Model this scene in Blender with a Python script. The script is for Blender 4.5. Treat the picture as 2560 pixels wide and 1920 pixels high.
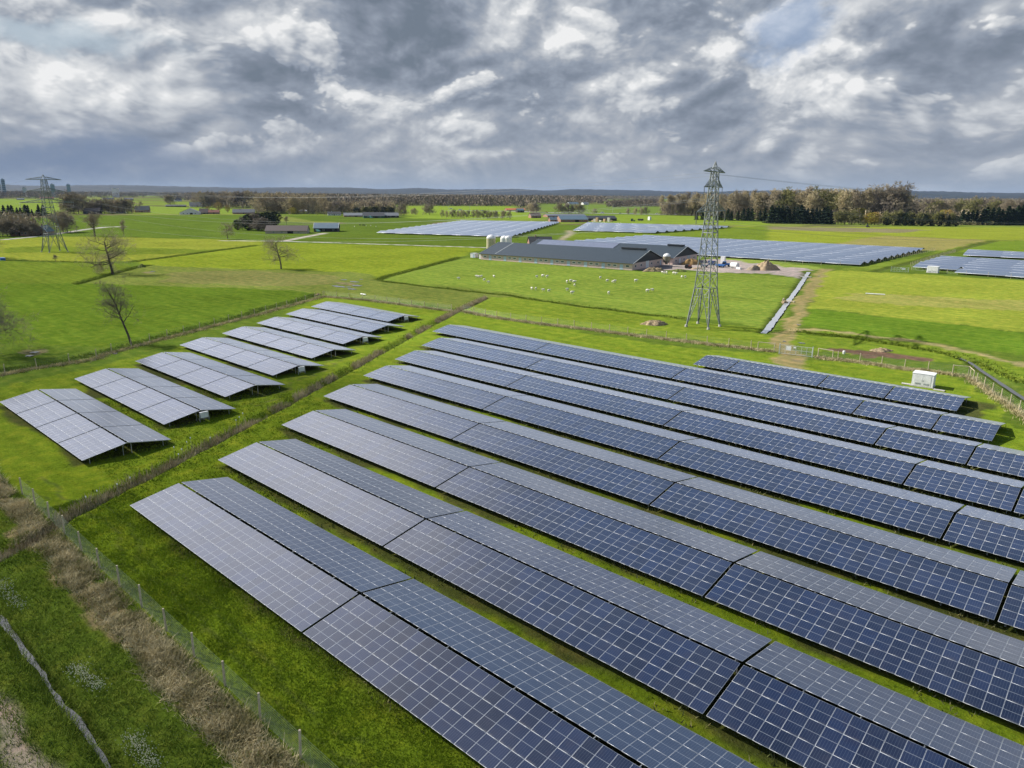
import bpy, bmesh, math, random
import numpy as np
from mathutils import Vector, Matrix
for o in list(bpy.data.objects): bpy.data.objects.remove(o, do_unlink=True)
random.seed(7); RNG = np.random.default_rng(7)
SC = bpy.context.scene; COL = SC.collection
# ------------------------------------------------------------------ camera
F, PIT, ROLL, YAW, H = 1785.8, .260252, .0078897, -.7367769, 32.14
cy, sy = math.cos(YAW), math.sin(YAW)
FW = np.array([sy*math.cos(PIT), cy*math.cos(PIT), -math.sin(PIT)])
_r = np.array([cy, -sy, 0.]); _u = np.cross(_r, FW)
RT = _r*math.cos(ROLL)+_u*math.sin(ROLL); UP = _u*math.cos(ROLL)-_r*math.sin(ROLL)
cam = bpy.data.cameras.new('camera'); camo = bpy.data.objects.new('camera', cam); COL.objects.link(camo)
cam.sensor_width = 36; cam.sensor_fit = 'HORIZONTAL'; cam.lens = F/2560*36; cam.clip_end = 60000; cam.clip_start = .5
M = Matrix.Identity(4)
for i in range(3): M[i][0], M[i][1], M[i][2] = RT[i], UP[i], -FW[i]
M[2][3] = H; camo.matrix_world = M; SC.camera = camo
# ------------------------------------------------------------------ light and exposure
SUN_AZ = np.array([-.93, -.36]); SUN_AZ = SUN_AZ/np.linalg.norm(SUN_AZ); SUN_EL = math.radians(38)
SUN_DIR = np.array([SUN_AZ[0]*math.cos(SUN_EL), SUN_AZ[1]*math.cos(SUN_EL), math.sin(SUN_EL)])
sl = bpy.data.lights.new('sun', 'SUN'); sl.energy = 4.6; sl.angle = math.radians(.6); sl.color = (1, .95, .86)
so = bpy.data.objects.new('sun', sl); COL.objects.link(so)
so.rotation_euler = Vector(SUN_DIR).to_track_quat('Z', 'Y').to_euler()
SC.view_settings.view_transform = 'Standard'; SC.view_settings.look = 'None'
SC.view_settings.exposure = .64; SC.view_settings.gamma = 1; SC.view_settings.use_curve_mapping = False
SC.render.engine = 'CYCLES'
SC.cycles.max_bounces = 5; SC.cycles.diffuse_bounces = 2; SC.cycles.glossy_bounces = 3
SC.cycles.transparent_max_bounces = 8; SC.cycles.volume_bounces = 0

# ------------------------------------------------------------------ photo point -> place on the ground
CR = {'c1': (0, 420), 'c2': (640, 420), 'c3': (1280, 420), 'c4': (1920, 420), 'd1': (0, 860), 'd2': (640, 700), 'd3': (1280, 860), 'd4': (1920, 840)}
def PX(c, x, y):
    if c == 'A': return x, y
    if c == 'e': return x*.38577, 1280+y*.38577
    s = 640/2212; return CR[c][0]+x*s, CR[c][1]+y*s
def RAY(c, x, y):
    a, b = PX(c, x, y); d = FW+RT*(a-1280)/F+UP*(960-b)/F
    return d/np.linalg.norm(d)
def G(c, x, y, z=0.):
    d = RAY(c, x, y); t = (z-H)/min(d[2], -1e-4); return np.array([d[0]*t, d[1]*t])
def TOP(P, c, y):
    py = PX(c, 0, y)[1]; t = (960-py)/F
    a = P[0]*UP[0]+P[1]*UP[1]; b = P[0]*FW[0]+P[1]*FW[1]
    return H+(t*b-a)/(UP[2]-t*FW[2])
def poly(c, *pts): return [tuple(G(c, *p)) if not isinstance(p[0], str) else tuple(G(*p)) for p in pts]

# ------------------------------------------------------------------ node helper
class NT:
    def __init__(s, tree): s.t = tree; s.n = tree.nodes; s.l = tree.links
    def node(s, typ, ins={}, **pr):
        n = s.n.new(typ)
        for k, v in pr.items(): setattr(n, k, v)
        for k, v in ins.items():
            sk = n.inputs[k]
            if isinstance(v, bpy.types.NodeSocket): s.l.new(v, sk)
            else: sk.default_value = v
        return n
    def m(s, op, a, b=0., c=None, clamp=False):
        ins = {0: a, 1: b}
        if c is not None: ins[2] = c
        return s.node('ShaderNodeMath', ins, operation=op, use_clamp=clamp).outputs[0]
    def vm(s, op, a, b=(0, 0, 0), out=0): return s.node('ShaderNodeVectorMath', {0: a, 1: b}, operation=op).outputs[out]
    def dot(s, a, b): return s.node('ShaderNodeVectorMath', {0: a, 1: b}, operation='DOT_PRODUCT').outputs['Value']
    def scale(s, a, f): return s.node('ShaderNodeVectorMath', {0: a, 'Scale': f}, operation='SCALE').outputs[0]
    def noise(s, v, sc, det=4, rough=.5, dist=0., col=False):
        n = s.node('ShaderNodeTexNoise', {'Vector': v, 'Scale': sc, 'Detail': det, 'Roughness': rough, 'Distortion': dist})
        return n.outputs[1 if col else 0]
    def mix(s, f, a, b, bt='MIX'):
        n = s.n.new('ShaderNodeMix'); n.data_type = 'RGBA'; n.blend_type = bt; n.clamp_factor = True
        for k, v in ((0, f), (6, a), (7, b)):
            if isinstance(v, bpy.types.NodeSocket): s.l.new(v, n.inputs[k])
            else: n.inputs[k].default_value = v if k == 0 else (tuple(v)+(1,))[:4]
        return n.outputs[2]
    def rng(s, v, a, b, c=0., d=1., smooth=True):
        n = s.node('ShaderNodeMapRange', {0: v, 1: a, 2: b, 3: c, 4: d}); n.clamp = True
        if smooth: n.interpolation_type = 'SMOOTHSTEP'
        return n.outputs[0]
    def ramp(s, f, stops):
        n = s.n.new('ShaderNodeValToRGB'); s.l.new(f, n.inputs[0]); e = n.color_ramp.elements
        while len(e) > 1: e.remove(e[-1])
        e[0].position = stops[0][0]; e[0].color = tuple(stops[0][1])+(1,)
        for p, c in stops[1:]:
            q = e.new(p); q.color = tuple(c)+(1,)
        return n.outputs[0]
def newmat(name):
    m = bpy.data.materials.new(name); m.use_nodes = True; nt = NT(m.node_tree)
    return m, nt, m.node_tree.nodes['Principled BSDF']
def setp(nt, b, **k):
    for kk, v in k.items():
        kk = kk.replace('_', ' ')
        if isinstance(v, bpy.types.NodeSocket): nt.l.new(v, b.inputs[kk])
        else: b.inputs[kk].default_value = v if not isinstance(v, tuple) or len(v) == 4 else v+(1,)
MATS = {}
def mat(name, col, rough=.7, metal=0., var=.15, scale=1.5, spec=.4, bump=0.):
    if name in MATS: return MATS[name]
    m, nt, b = newmat(name)
    tc = nt.node('ShaderNodeNewGeometry').outputs['Position']
    n = nt.noise(tc, scale, 5, .6); f = nt.rng(n, .3, .7, 1-var, 1+var, False)
    c = nt.scale(tuple(col), f)
    setp(nt, b, Base_Color=c, Roughness=rough, Metallic=metal); b.inputs['Specular IOR Level'].default_value = spec
    if bump:
        bm_ = nt.node('ShaderNodeBump', {'Height': nt.noise(tc, scale*4, 4), 'Strength': bump, 'Distance': .05})
        nt.l.new(bm_.outputs[0], b.inputs['Normal'])
    MATS[name] = m; return m

# ------------------------------------------------------------------ sky
W = bpy.data.worlds.new('World'); SC.world = W; W.use_nodes = True
nt = NT(W.node_tree); bg = W.node_tree.nodes['Background']
sky = nt.node('ShaderNodeTexSky', sky_type='NISHITA'); sky.sun_disc = False; sky.sun_elevation = SUN_EL
sky.sun_rotation = math.atan2(SUN_DIR[0], SUN_DIR[1]); sky.air_density = 1.2; sky.dust_density = .6
D = nt.vm('NORMALIZE', nt.node('ShaderNodeTexCoord').outputs['Generated'])
sep = nt.node('ShaderNodeSeparateXYZ', {0: D}); dz = sep.outputs[2]
hh = nt.m('ADD', nt.m('MAXIMUM', dz, 0.), .055)
inv = nt.m('DIVIDE', 1., hh)
UV = nt.vm('MULTIPLY', nt.scale(D, inv), (1, 1, 0))
UV = nt.vm('ADD', UV, (3.7, 1.3, 0))
# stretched a little along the wind
warp = nt.noise(UV, .7, 3, .5, 0, True)
UVw = nt.vm('ADD', UV, nt.scale(nt.vm('SUBTRACT', warp, (.5, .5, .5)), .9))
big = nt.noise(UVw, .30, 3, .5)
f1 = nt.noise(UVw, .8, 8, .50)
f2 = nt.noise(nt.vm('ADD', UVw, (-.16, -.05, .0)), .8, 5, .50)
# direction-space billows keep the clouds' body towards the horizon
DV = nt.vm('MULTIPLY', D, (1, 1, 1.7)); DVw = nt.vm('ADD', DV, nt.scale(nt.vm('SUBTRACT', nt.noise(DV, 2.6, 2, .45, 0, True), (.5, .5, .5)), .14))
def bill(p):
    acc = None
    for i in range(5):
        n = nt.m('SUBTRACT', nt.m('MULTIPLY', nt.noise(p, 7.4*2.03**i, 0., .5), 2.), 1.); n = nt.m('SQRT', nt.m('ADD', nt.m('MULTIPLY', n, n), .006))
        n = nt.m('MULTIPLY', n, .56**i); acc = n if acc is None else nt.m('ADD', acc, n)
    return acc
g1 = nt.noise(DVw, 5.2, 6, .52); b1 = bill(DVw); b2 = bill(nt.vm('ADD', DVw, tuple(.016*SUN_DIR*np.array([1, 1, 2.0]))))
k1 = nt.noise(DVw, 13., 7, .6)
relief = nt.m('ADD', nt.m('MULTIPLY', nt.m('SUBTRACT', f1, f2), .35), nt.m('MULTIPLY', nt.m('SUBTRACT', b1, b2), .62))
B = nt.m('ADD', .585, nt.m('MULTIPLY', nt.m('SUBTRACT', big, .5), .35))
B = nt.m('ADD', B, nt.m('MULTIPLY', nt.m('SUBTRACT', g1, .5), 1.0))
B = nt.m('ADD', B, nt.m('MULTIPLY', nt.m('SUBTRACT', k1, .5), .08))
B = nt.m('ADD', B, relief)
B = nt.m('ADD', B, nt.m('MULTIPLY', nt.m('SUBTRACT', b1, .45), .25))
Dj = nt.vm('ADD', D, nt.scale(nt.vm('SUBTRACT', nt.noise(DV, 7., 6, .6, 0, True), (.5, .5, .5)), .13))
def blob(px, py, rx, ry, jit=True):
    d = Vector(RAY('A', px, py)); r = d.cross(Vector((0, 0, 1))).normalized(); u = r.cross(d).normalized()
    s = F*(1+((px-1280)/F)**2)**.5
    src = Dj if jit else D
    a = nt.m('MULTIPLY', nt.m('SUBTRACT', nt.dot(src, tuple(r)), 0.), s/rx)
    b = nt.m('MULTIPLY', nt.dot(src, tuple(u)), s/ry)
    q = nt.m('ADD', nt.m('MULTIPLY', a, a), nt.m('MULTIPLY', b, b))
    g = nt.m('EXPONENT', nt.m('MULTIPLY', q, -1.))
    fr = nt.m('GREATER_THAN', nt.dot(D, tuple(d)), 0.)
    return nt.m('MULTIPLY', g, fr)
PB = nt.m('ADD', nt.m('SUBTRACT', nt.noise(nt.vm('ADD', DVw, (7.3, 2.1, 4.4)), 7., 6, .55), .5), nt.m('MULTIPLY', nt.m('SUBTRACT', b1, .45), .42))
BL = [(1013, 60, 270, 125, -.40), (1060, 150, 110, 60, -.22), (694, 231, 90, 70, -.18), (133, 195, 130, 50, .30), (130, 335, 80, 26, .45), (450, 250, 130, 60, .22),
      (492, 320, 60, 30, -.12), (654, 81, 100, 45, .30), (752, 165, 60, 34, .22), (984, 320, 130, 45, .20), (1290, 70, 60, 60, .22), (1436, 87, 60, 50, .34), (1396, 200, 140, 60, -.30),
      (1824, 139, 42, 24, .42), (1992, 165, 75, 85, .42), (2073, 80, 60, 60, .30), (1960, 262, 110, 34, .30), (1790, 270, 120, 70, -.26), (2437, 110, 200, 80, -.34),
      (2293, 215, 150, 60, -.20), (1540, 215, 70, 50, .22), (330, 40, 260, 50, .10), (2340, 310, 160, 30, .18), (1350, 300, 260, 50, -.14), (1180, 110, 60, 60, .12), (2200, 20, 150, 40, .15), (1620, 60, 160, 60, -.08)]
for px, py, rx, ry, am in BL:
    g_ = blob(px, py, rx, ry); B = nt.m('ADD', B, nt.m('MULTIPLY', g_, am)); PB = nt.m('ADD', PB, nt.m('MULTIPLY', g_, am*.35))
# crisp-edged sunlit heads over the softer grey deck
puff = nt.m('ADD', nt.m('ADD', .66, nt.m('MULTIPLY', nt.m('SUBTRACT', b1, b2), 1.3)), nt.m('MULTIPLY', PB, .55))
B = nt.node('ShaderNodeMix', {0: nt.m('MULTIPLY', nt.rng(PB, .02, .075), .6), 2: nt.m('SUBTRACT', B, .03), 3: puff}, data_type='FLOAT').outputs[0]
# towards the horizon the deck flattens to an even blue grey
flat = nt.rng(dz, .0, .15, 1., 0.)
B = nt.m('ADD', nt.m('MULTIPLY', B, nt.m('SUBTRACT', 1., nt.m('MULTIPLY', flat, .62))), nt.m('MULTIPLY', flat, .62*.42))
cl = nt.ramp(B, [(0., (.15, .185, .235)), (.22, (.20, .235, .295)), (.40, (.265, .305, .37)), (.55, (.35, .38, .43)), (.72, (.50, .525, .56)), (.9, (.64, .655, .67)), (1., (.76, .765, .77))])
hz = nt.mix(nt.rng(dz, 0., .05, .75, 0.), cl, (.30, .36, .45))
# low blue-grey rain band on the left
rain = nt.m('MULTIPLY', blob(150, 405, 470, 60), .95)
hz = nt.mix(rain, hz, (.175, .23, .335))
# openings in the deck
blue = nt.m('MULTIPLY', blob(1975, 60, 110, 85), 1.0)
blue = nt.m('MAXIMUM', blue, nt.m('MULTIPLY', blob(1920, 120, 70, 30), .7))
skc = nt.scale(sky.outputs[0], .14)
blue = nt.m('ADD', blue, nt.m('MULTIPLY', nt.m('SUBTRACT', k1, .5), -1.7))
hz = nt.mix(nt.m('MULTIPLY', nt.rng(blue, .3, .95), .7), hz, (.29, .38, .54))
pale = nt.m('MULTIPLY', blob(110, 85, 260, 55), .8)
pale = nt.m('ADD', pale, nt.m('MULTIPLY', nt.m('SUBTRACT', k1, .5), -.9))
hz = nt.mix(nt.rng(pale, .2, .8, 0., .8), hz, (.42, .50, .57))
# overhead, outside the picture: sunlit cloud on the sun's side, open blue sky on the other
side = nt.dot(nt.vm('NORMALIZE', nt.vm('MULTIPLY', D, (1, 1, 0))), (float(-math.cos(math.radians(8))), float(-math.sin(math.radians(8))), 0.))
az = nt.m('ADD', side, nt.m('MULTIPLY', nt.m('SUBTRACT', nt.noise(D, 2.5, 4, .5), .5), .5))
hi = nt.rng(dz, .24, .34)
westw = nt.m('MULTIPLY', nt.rng(az, .60, .86), nt.rng(dz, .55, .76, 1., .10))
brightc = nt.scale(nt.mix(nt.rng(f1, .35, .65), (.70, .74, .88), (1.0, 1.0, 1.06)), 1.65)
up_c = nt.mix(westw, nt.mix(nt.rng(nt.m('ADD', f1, 0.), .52, .66), skc, nt.scale(cl, .8)), brightc)
up_c = nt.scale(up_c, nt.rng(dz, .66, .86, 1., .42))
final = nt.mix(hi, hz, up_c)
# below the horizon
final = nt.mix(nt.rng(dz, -.02, -.001, 1., 0.), final, (.12, .15, .12))
W.node_tree.links.new(final, bg.inputs[0]); bg.inputs[1].default_value = 1.0
SKYMUL = bg.inputs[1]; SKYMUL.default_value = .73

# ------------------------------------------------------------------ mesh helpers
def tag(o, label=None, cat=None, group=None, kind=None):
    for k, v in (('label', label), ('category', cat), ('group', group), ('kind', kind)):
        if v: o[k] = v
    return o
def link(name, me, parent=None, loc=None, rot=None):
    o = bpy.data.objects.new(name, me); COL.objects.link(o)
    if parent is not None: o.parent = parent
    if loc is not None: o.location = loc
    if rot is not None: o.rotation_euler = rot
    return o
def thing(name, label, cat, loc=(0, 0, 0), rz=0., group=None):
    o = link(name, None, None, loc, (0, 0, rz)); o.empty_display_size = .2
    return tag(o, label, cat, group)
def fmesh(name, v, faces, mats=(), mi=None, smooth=False, n=None):
    """fast mesh: v (N,3); faces (M,k) array"""
    me = bpy.data.meshes.new(name); v = np.asarray(v, np.float32); faces = np.asarray(faces, np.int32)
    me.vertices.add(len(v)); me.vertices.foreach_set('co', v.ravel())
    k = faces.shape[1]; me.loops.add(faces.size); me.loops.foreach_set('vertex_index', faces.ravel())
    me.polygons.add(len(faces)); me.polygons.foreach_set('loop_start', np.arange(0, faces.size, k, dtype=np.int32))
    me.polygons.foreach_set('loop_total', np.full(len(faces), k, np.int32))
    if mi is not None: me.polygons.foreach_set('material_index', np.asarray(mi, np.int32))
    if smooth: me.polygons.foreach_set('use_smooth', np.ones(len(faces), bool))
    me.update(calc_edges=True)
    for m_ in mats: me.materials.append(m_)
    return me
class MB:
    """collects boxes, bars, tubes and prisms into one mesh"""
    def __init__(s): s.v = []; s.f = []; s.mi = []; s.uv = None; s.cur = 0
    def add(s, vs, fs):
        n = len(s.v); s.v += [tuple(map(float, p)) for p in vs]; s.f += [tuple(i+n for i in f) for f in fs]; s.mi += [s.cur]*len(fs); return s
    def box(s, x0, x1, y0, y1, z0, z1):
        return s.add([(x0, y0, z0), (x1, y0, z0), (x1, y1, z0), (x0, y1, z0), (x0, y0, z1), (x1, y0, z1), (x1, y1, z1), (x0, y1, z1)],
                     [(0, 3, 2, 1), (4, 5, 6, 7), (0, 1, 5, 4), (1, 2, 6, 5), (2, 3, 7, 6), (3, 0, 4, 7)])
    def tube(s, a, b, ra, rb=None, n=6, cap=True):
        rb = ra if rb is None else rb; a = np.array(a, float); b = np.array(b, float); d = b-a; L = np.linalg.norm(d)
        if L < 1e-9: return s
        d /= L; h = np.array([0, 0, 1.]) if abs(d[2]) < .9 else np.array([1., 0, 0]); p = np.cross(d, h); p /= np.linalg.norm(p); q = np.cross(d, p)
        vs = []
        for c, r in ((a, ra), (b, rb)):
            for i in range(n):
                t = 2*math.pi*i/n+.4; vs.append(c+r*(math.cos(t)*p+math.sin(t)*q))
        fs = [(i, (i+1) % n, n+(i+1) % n, n+i) for i in range(n)]
        if cap: fs += [tuple(range(n))[::-1], tuple(range(n, 2*n))]
        return s.add(vs, fs)
    def lathe(s, cx, cy_, prof, n=20):
        vs = []; 
        for r, z in prof:
            for i in range(n): t = 2*math.pi*i/n; vs.append((cx+r*math.cos(t), cy_+r*math.sin(t), z))
        fs = []
        for k in range(len(prof)-1):
            for i in range(n): fs.append((k*n+i, k*n+(i+1) % n, (k+1)*n+(i+1) % n, (k+1)*n+i))
        fs += [tuple(range(n))[::-1], tuple(range((len(prof)-1)*n, len(prof)*n))]
        return s.add(vs, fs)
    def quad(s, *p): return s.add(p, [tuple(range(len(p)))])
    def prism(s, pts, y0, y1):
        """polygon in the xz plane extruded along y"""
        n = len(pts); vs = [(x, y0, z) for x, z in pts]+[(x, y1, z) for x, z in pts]
        fs = [tuple(range(n)), tuple(range(n, 2*n))[::-1]]+[(i, n+i, n+(i+1) % n, (i+1) % n) for i in range(n)]
        return s.add(vs, fs)
    def mesh(s, name, mats, smooth=False):
        me = bpy.data.meshes.new(name); me.from_pydata(s.v, [], s.f)
        for m_ in (mats if isinstance(mats, (list, tuple)) else [mats]): me.materials.append(m_)
        if any(s.mi): me.polygons.foreach_set('material_index', s.mi)
        if smooth: me.polygons.foreach_set('use_smooth', [True]*len(s.f))
        me.update(); return me
    def obj(s, name, mats, parent=None, loc=None, rot=None, smooth=False): return link(name, s.mesh(name, mats, smooth), parent, loc, rot)
def copy_tree(o, parent=None):
    c = o.copy(); COL.objects.link(c); c.parent = parent
    for ch in KIDS.get(o.name, []): copy_tree(ch, c)
    return c
KIDS = {}
def kid(par, ch): KIDS.setdefault(par.name, []).append(ch); return ch

def vnoise(x, y, sc, seed=0):
    xs, ys = x/sc, y/sc; xi, yi = np.floor(xs).astype(np.int64), np.floor(ys).astype(np.int64); fx, fy = xs-xi, ys-yi
    fx = fx*fx*(3-2*fx); fy = fy*fy*(3-2*fy)
    def h(a, b):
        n = (a*374761393+b*668265263+seed*1442695041) & 0x7fffffff; n = ((n ^ (n >> 13))*1274126177) & 0x7fffffff
        return ((n ^ (n >> 16)) & 0xffff)/65535.
    return (h(xi, yi)*(1-fx)+h(xi+1, yi)*fx)*(1-fy)+(h(xi, yi+1)*(1-fx)+h(xi+1, yi+1)*fx)*fy
def pdist(x, y, pl):
    """distance to polyline"""
    d = np.full(x.shape, 1e9)
    for (ax, ay), (bx, by) in zip(pl[:-1], pl[1:]):
        vx, vy = bx-ax, by-ay; t = np.clip(((x-ax)*vx+(y-ay)*vy)/(vx*vx+vy*vy+1e-9), 0, 1)
        d = np.minimum(d, np.hypot(x-ax-t*vx, y-ay-t*vy))
    return d
def inpoly(x, y, P):
    c = np.zeros(x.shape, bool); n = len(P)
    for i in range(n):
        (x1, y1), (x2, y2) = P[i], P[(i+1) % n]
        k = ((y1 > y) != (y2 > y)); xx = (x2-x1)*(y-y1)/(y2-y1+1e-12)+x1; c ^= k & (x < xx)
    return c
def sstep(a, b, v): t = np.clip((v-a)/(b-a), 0, 1); return t*t*(3-2*t)
# ================================================================== GROUND
FENCE_Y = 17.6
LUSH = (.125, .185, .005); BRIGHT = (.17, .27, .016); DARKG = (.078, .135, .003); YEL = (.175, .215, .014); ROUGH = (.125, .165, .022)
OLIVE = (.14, .19, .02); SOIL = (.16, .125, .085); BROWN = (.17, .135, .075); MIDG = (.082, .135, .008); GRAV = (.30, .27, .23); TRK = (.26, .22, .13)
# polygon in photo points, colour, dry, rough
FIELDS = [
 # near field inside the fence
 (poly('A', (0, 1175), (192, 1410), (828, 1925), (3400, 1990), (3400, 1200), (2560, 1085), (2470, 985), (2330, 925), (2030, 895), (1640, 862), (1280, 803), (1130, 778), (810, 740), (560, 850), (300, 900), (-200, 1010)), LUSH, .10, 1.),
 (poly('A', (700, 840), (1130, 778), (1640, 862), (2030, 895), (2330, 925), (2470, 985), (2560, 1085), (3000, 1300), (1500, 990), (1100, 860)), (.135, .205, .006), .03, .8),
 (poly('c1', (-900, 985), (640, 1003), (1150, 1015), (2212, 1045), ('c2', 300, 1065), ('c2', 560, 1085), ('c2', 0, 1232), (1500, 1432), (1000, 1555), (600, 1540), (-900, 1500)), DARKG, 0., .4),
 (poly('c1', (-900, 790), (880, 822), (1100, 835), (1180, 850), (960, 915), (650, 1000), (-900, 975)), (.10, .15, .006), 0., .4),
 (poly('c1', (-900, 625), (60, 622), (400, 592), (1000, 597), (2212, 625), ('c2', 60, 655), (2212, 668), (1130, 808), (880, 812), (0, 788), (-900, 780)), YEL, .0, .3),
 (poly('c1', (40, 690), (420, 676), (1100, 690), (2000, 706), (1500, 742), (1000, 748), (400, 728), (0, 735)), (.115, .165, .008), 0., .3),
 (poly('c1', (560, 588), (800, 590), (2212, 622), ('c2', 240, 625), ('c2', 0, 560), (2212, 405), (620, 408)), MIDG, 0., .3),
 (poly('c1', (-900, 430), (620, 430), (560, 588), (60, 615), (-900, 620)), MIDG, .1, .5),
 (poly('c1', (-900, 360), (620, 395), (2212, 398), ('c2', 0, 395), ('c2', 760, 415), ('c2', 1300, 440), ('c2', 1300, 405), (1300, 330), (620, 270), (-900, 270)), (.15, .225, .02), 0., .3),
 (poly('c2', (0, 662), (80, 640), (1985, 692), (1750, 768), (1055, 958), (950, 905), (240, 880), ('c1', 1900, 870), ('c1', 1300, 838), ('c1', 1130, 812)), (.15, .205, .006), 0., .3),
 (poly('c2', (330, 636), (600, 575), (1000, 565), (2010, 598), (1990, 688)), (.078, .125, .006), 0., .3),
 (poly('c2', (500, 460), (220, 410), (1300, 405), (1800, 440), (1000, 545), (790, 540), (760, 470)), (.078, .128, .008), 0., .4),
 (poly('c2', (1300, 330), (2212, 330), ('c3', 0, 330), ('c3', 330, 445), (2212, 448), (1300, 435)), (.16, .245, .015), 0., .3),
 (poly('c3', (230, 318), (800, 316), (1280, 330), (1280, 408), (260, 408)), (.11, .175, .02), 0., .3),
 (poly('c3', (900, 405), (1700, 415), ('c4', 0, 475), ('c4', 0, 500), (1900, 490), (1000, 480), (640, 470)), (.15, .225, .014), 0., .3),
 # rough field above the left block
 (poly('c1', (660, 1000), (960, 918), (1180, 852), (1300, 838), (1900, 870), ('c2', 240, 885), ('c2', 950, 908), ('c2', 1050, 968), ('c2', 2212, 1100), ('c3', 700, 1200), ('c3', 700, 1380), ('c3', 0, 1290), ('c2', 1690, 1200), ('c2', 700, 1100), ('c2', 560, 1085), ('c2', 300, 1060), (2212, 1043), (1150, 1012)), ROUGH, .25, .8),
 (poly('c1', (1450, 900), (2212, 888), ('c2', 700, 930), ('c2', 680, 1010), ('c2', 0, 1020), (1400, 985)), (.14, .155, .035), .38, .6),
 # sheep pasture
 (poly('c2', (1065, 966), (1770, 778), (1945, 795), ('c3', 0, 808), ('c3', 1035, 892), ('c3', 1600, 900), ('c4', 0, 930), ('c4', 255, 955), ('c4', 190, 1120), ('c4', -30, 1400), ('c3', 1800, 1310), ('c3', 1400, 1290), ('c3', 0, 1108), (1700, 1040)), (.14, .21, .018), 0., .3),
 (poly('c3', (0, 1118), (1400, 1300), (2212, 1400), ('c4', 60, 1500), ('c4', 60, 1620), (2100, 1560), (1200, 1440), (0, 1310), ('c2', 1740, 1225), ('c2', 1990, 1110)), (.135, .20, .008), .06, .7),
 # farmyard
 (poly('c3', (1310, 825), (1900, 770), ('c4', 0, 800), ('c4', 200, 852), ('c4', 345, 875), ('c4', 262, 950), (2212, 915), (1780, 900), (1500, 880), (1140, 885), (1050, 880)), GRAV, .25, .4),
 (poly('c3', (1620, 765), (2212, 790), ('c4', 100, 815), ('c4', 440, 855), ('c4', 430, 880), ('c4', 300, 870), (2150, 830)), (.17, .24, .03), .2, .4),
 # right hand fields
 (poly('c4', (440, 900), (540, 885), (1000, 900), (2212, 975), (4200, 1080), (4200, 1560), (2212, 1415), (1300, 1310), (370, 1215)), (.20, .255, .018), .22, .9),
 (poly('c4', (760, 1080), (2212, 1150), (4200, 1250), (4200, 1350), (2212, 1240), (900, 1170), (560, 1130)), (.23, .25, .045), .42, .9),
 (poly('c4', (365, 1220), (1300, 1312), (2212, 1418), (4200, 1565), (4200, 1900), (2212, 1620), (1100, 1470), (290, 1365)), (.095, .175, .005), 0., .35),
 (poly('c4', (200, 1400), (450, 1395), (1200, 1495), (1800, 1590), (2212, 1720), (3400, 2300), (2500, 2000), (1800, 1700), (400, 1590), (120, 1500)), (.13, .20, .008), .05, .8),
 (poly('c4', (-300, 505), (1500, 510), (4000, 520), (4000, 640), (2212, 735), (1960, 625), (1420, 712), (0, 640)), (.185, .235, .012), .1, .5),
 (poly('c4', (0, 505), (840, 520), (1400, 535), (1150, 560), (500, 548), (0, 530)), (.17, .165, .075), .5, .4),
 (poly('c4', (560, 655), (990, 585), (1900, 622), (1560, 712), (1380, 715), (860, 685)), (.21, .205, .05), .42, .5),
 (poly('c4', (1960, 628), (2212, 630), (4000, 650), (4000, 790), (2212, 738), (1600, 722)), (.115, .185, .008), 0., .3),
 (poly('c4', (1560, 700), (1960, 628), (1300, 800), (900, 890), (520, 885), (800, 850), (1300, 770)), (.125, .185, .012), .1, .6),
 (poly('c3', (450, 600), (350, 640), (430, 655), (700, 632), (1130, 596), (2212, 640), (2212, 500), (1920, 515), (1250, 570), (540, 548), (520, 590)), (.115, .175, .008), 0., .4),
 (poly('c2', (1300, 980), (2212, 1075), ('c3', 300, 1150), ('c3', 0, 1120), (2212, 1110)), (.13, .18, .02), .15, .6),
]
ROADS = [  # polyline, half width, colour
 ([tuple(G('c2', x, y)) for x, y in ((240, 632), (400, 600), (610, 560))], 2.2, (.42, .39, .35)),
 ([tuple(G('c2', x, y)) for x, y in ((-300, 628), (240, 633), (1990, 688))], 1.4, (.42, .42, .38)),
 ([tuple(G('c1', x, y)) for x, y in ((30, 620), (380, 585), (600, 553), (760, 528), (900, 512), (1060, 505))], 1.8, (.38, .37, .36)),
 ([tuple(G('c2', x, y)) for x, y in ((1700, 368), (2212, 372))]+[tuple(G('c3', x, y)) for x, y in ((240, 383), (900, 393), (1650, 408))], 14., (.24, .25, .25)),
 ([tuple(G('c3', x, y)) for x, y in ((500, 540), (505, 570), (440, 610), (390, 650))], 1.8, (.30, .27, .18)),
]
_tr = np.array([tuple(G('c4', x, y)) for x, y in ((480, 872), (420, 960), (330, 1100), (230, 1300), (180, 1400), (140, 1480), (160, 1530), (190, 1640), (220, 1730))])
_md = np.array([tuple(G('d2', *p)) for p in ((60, 1120), (640, 800), (1150, 500), (1420, 330))])
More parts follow.
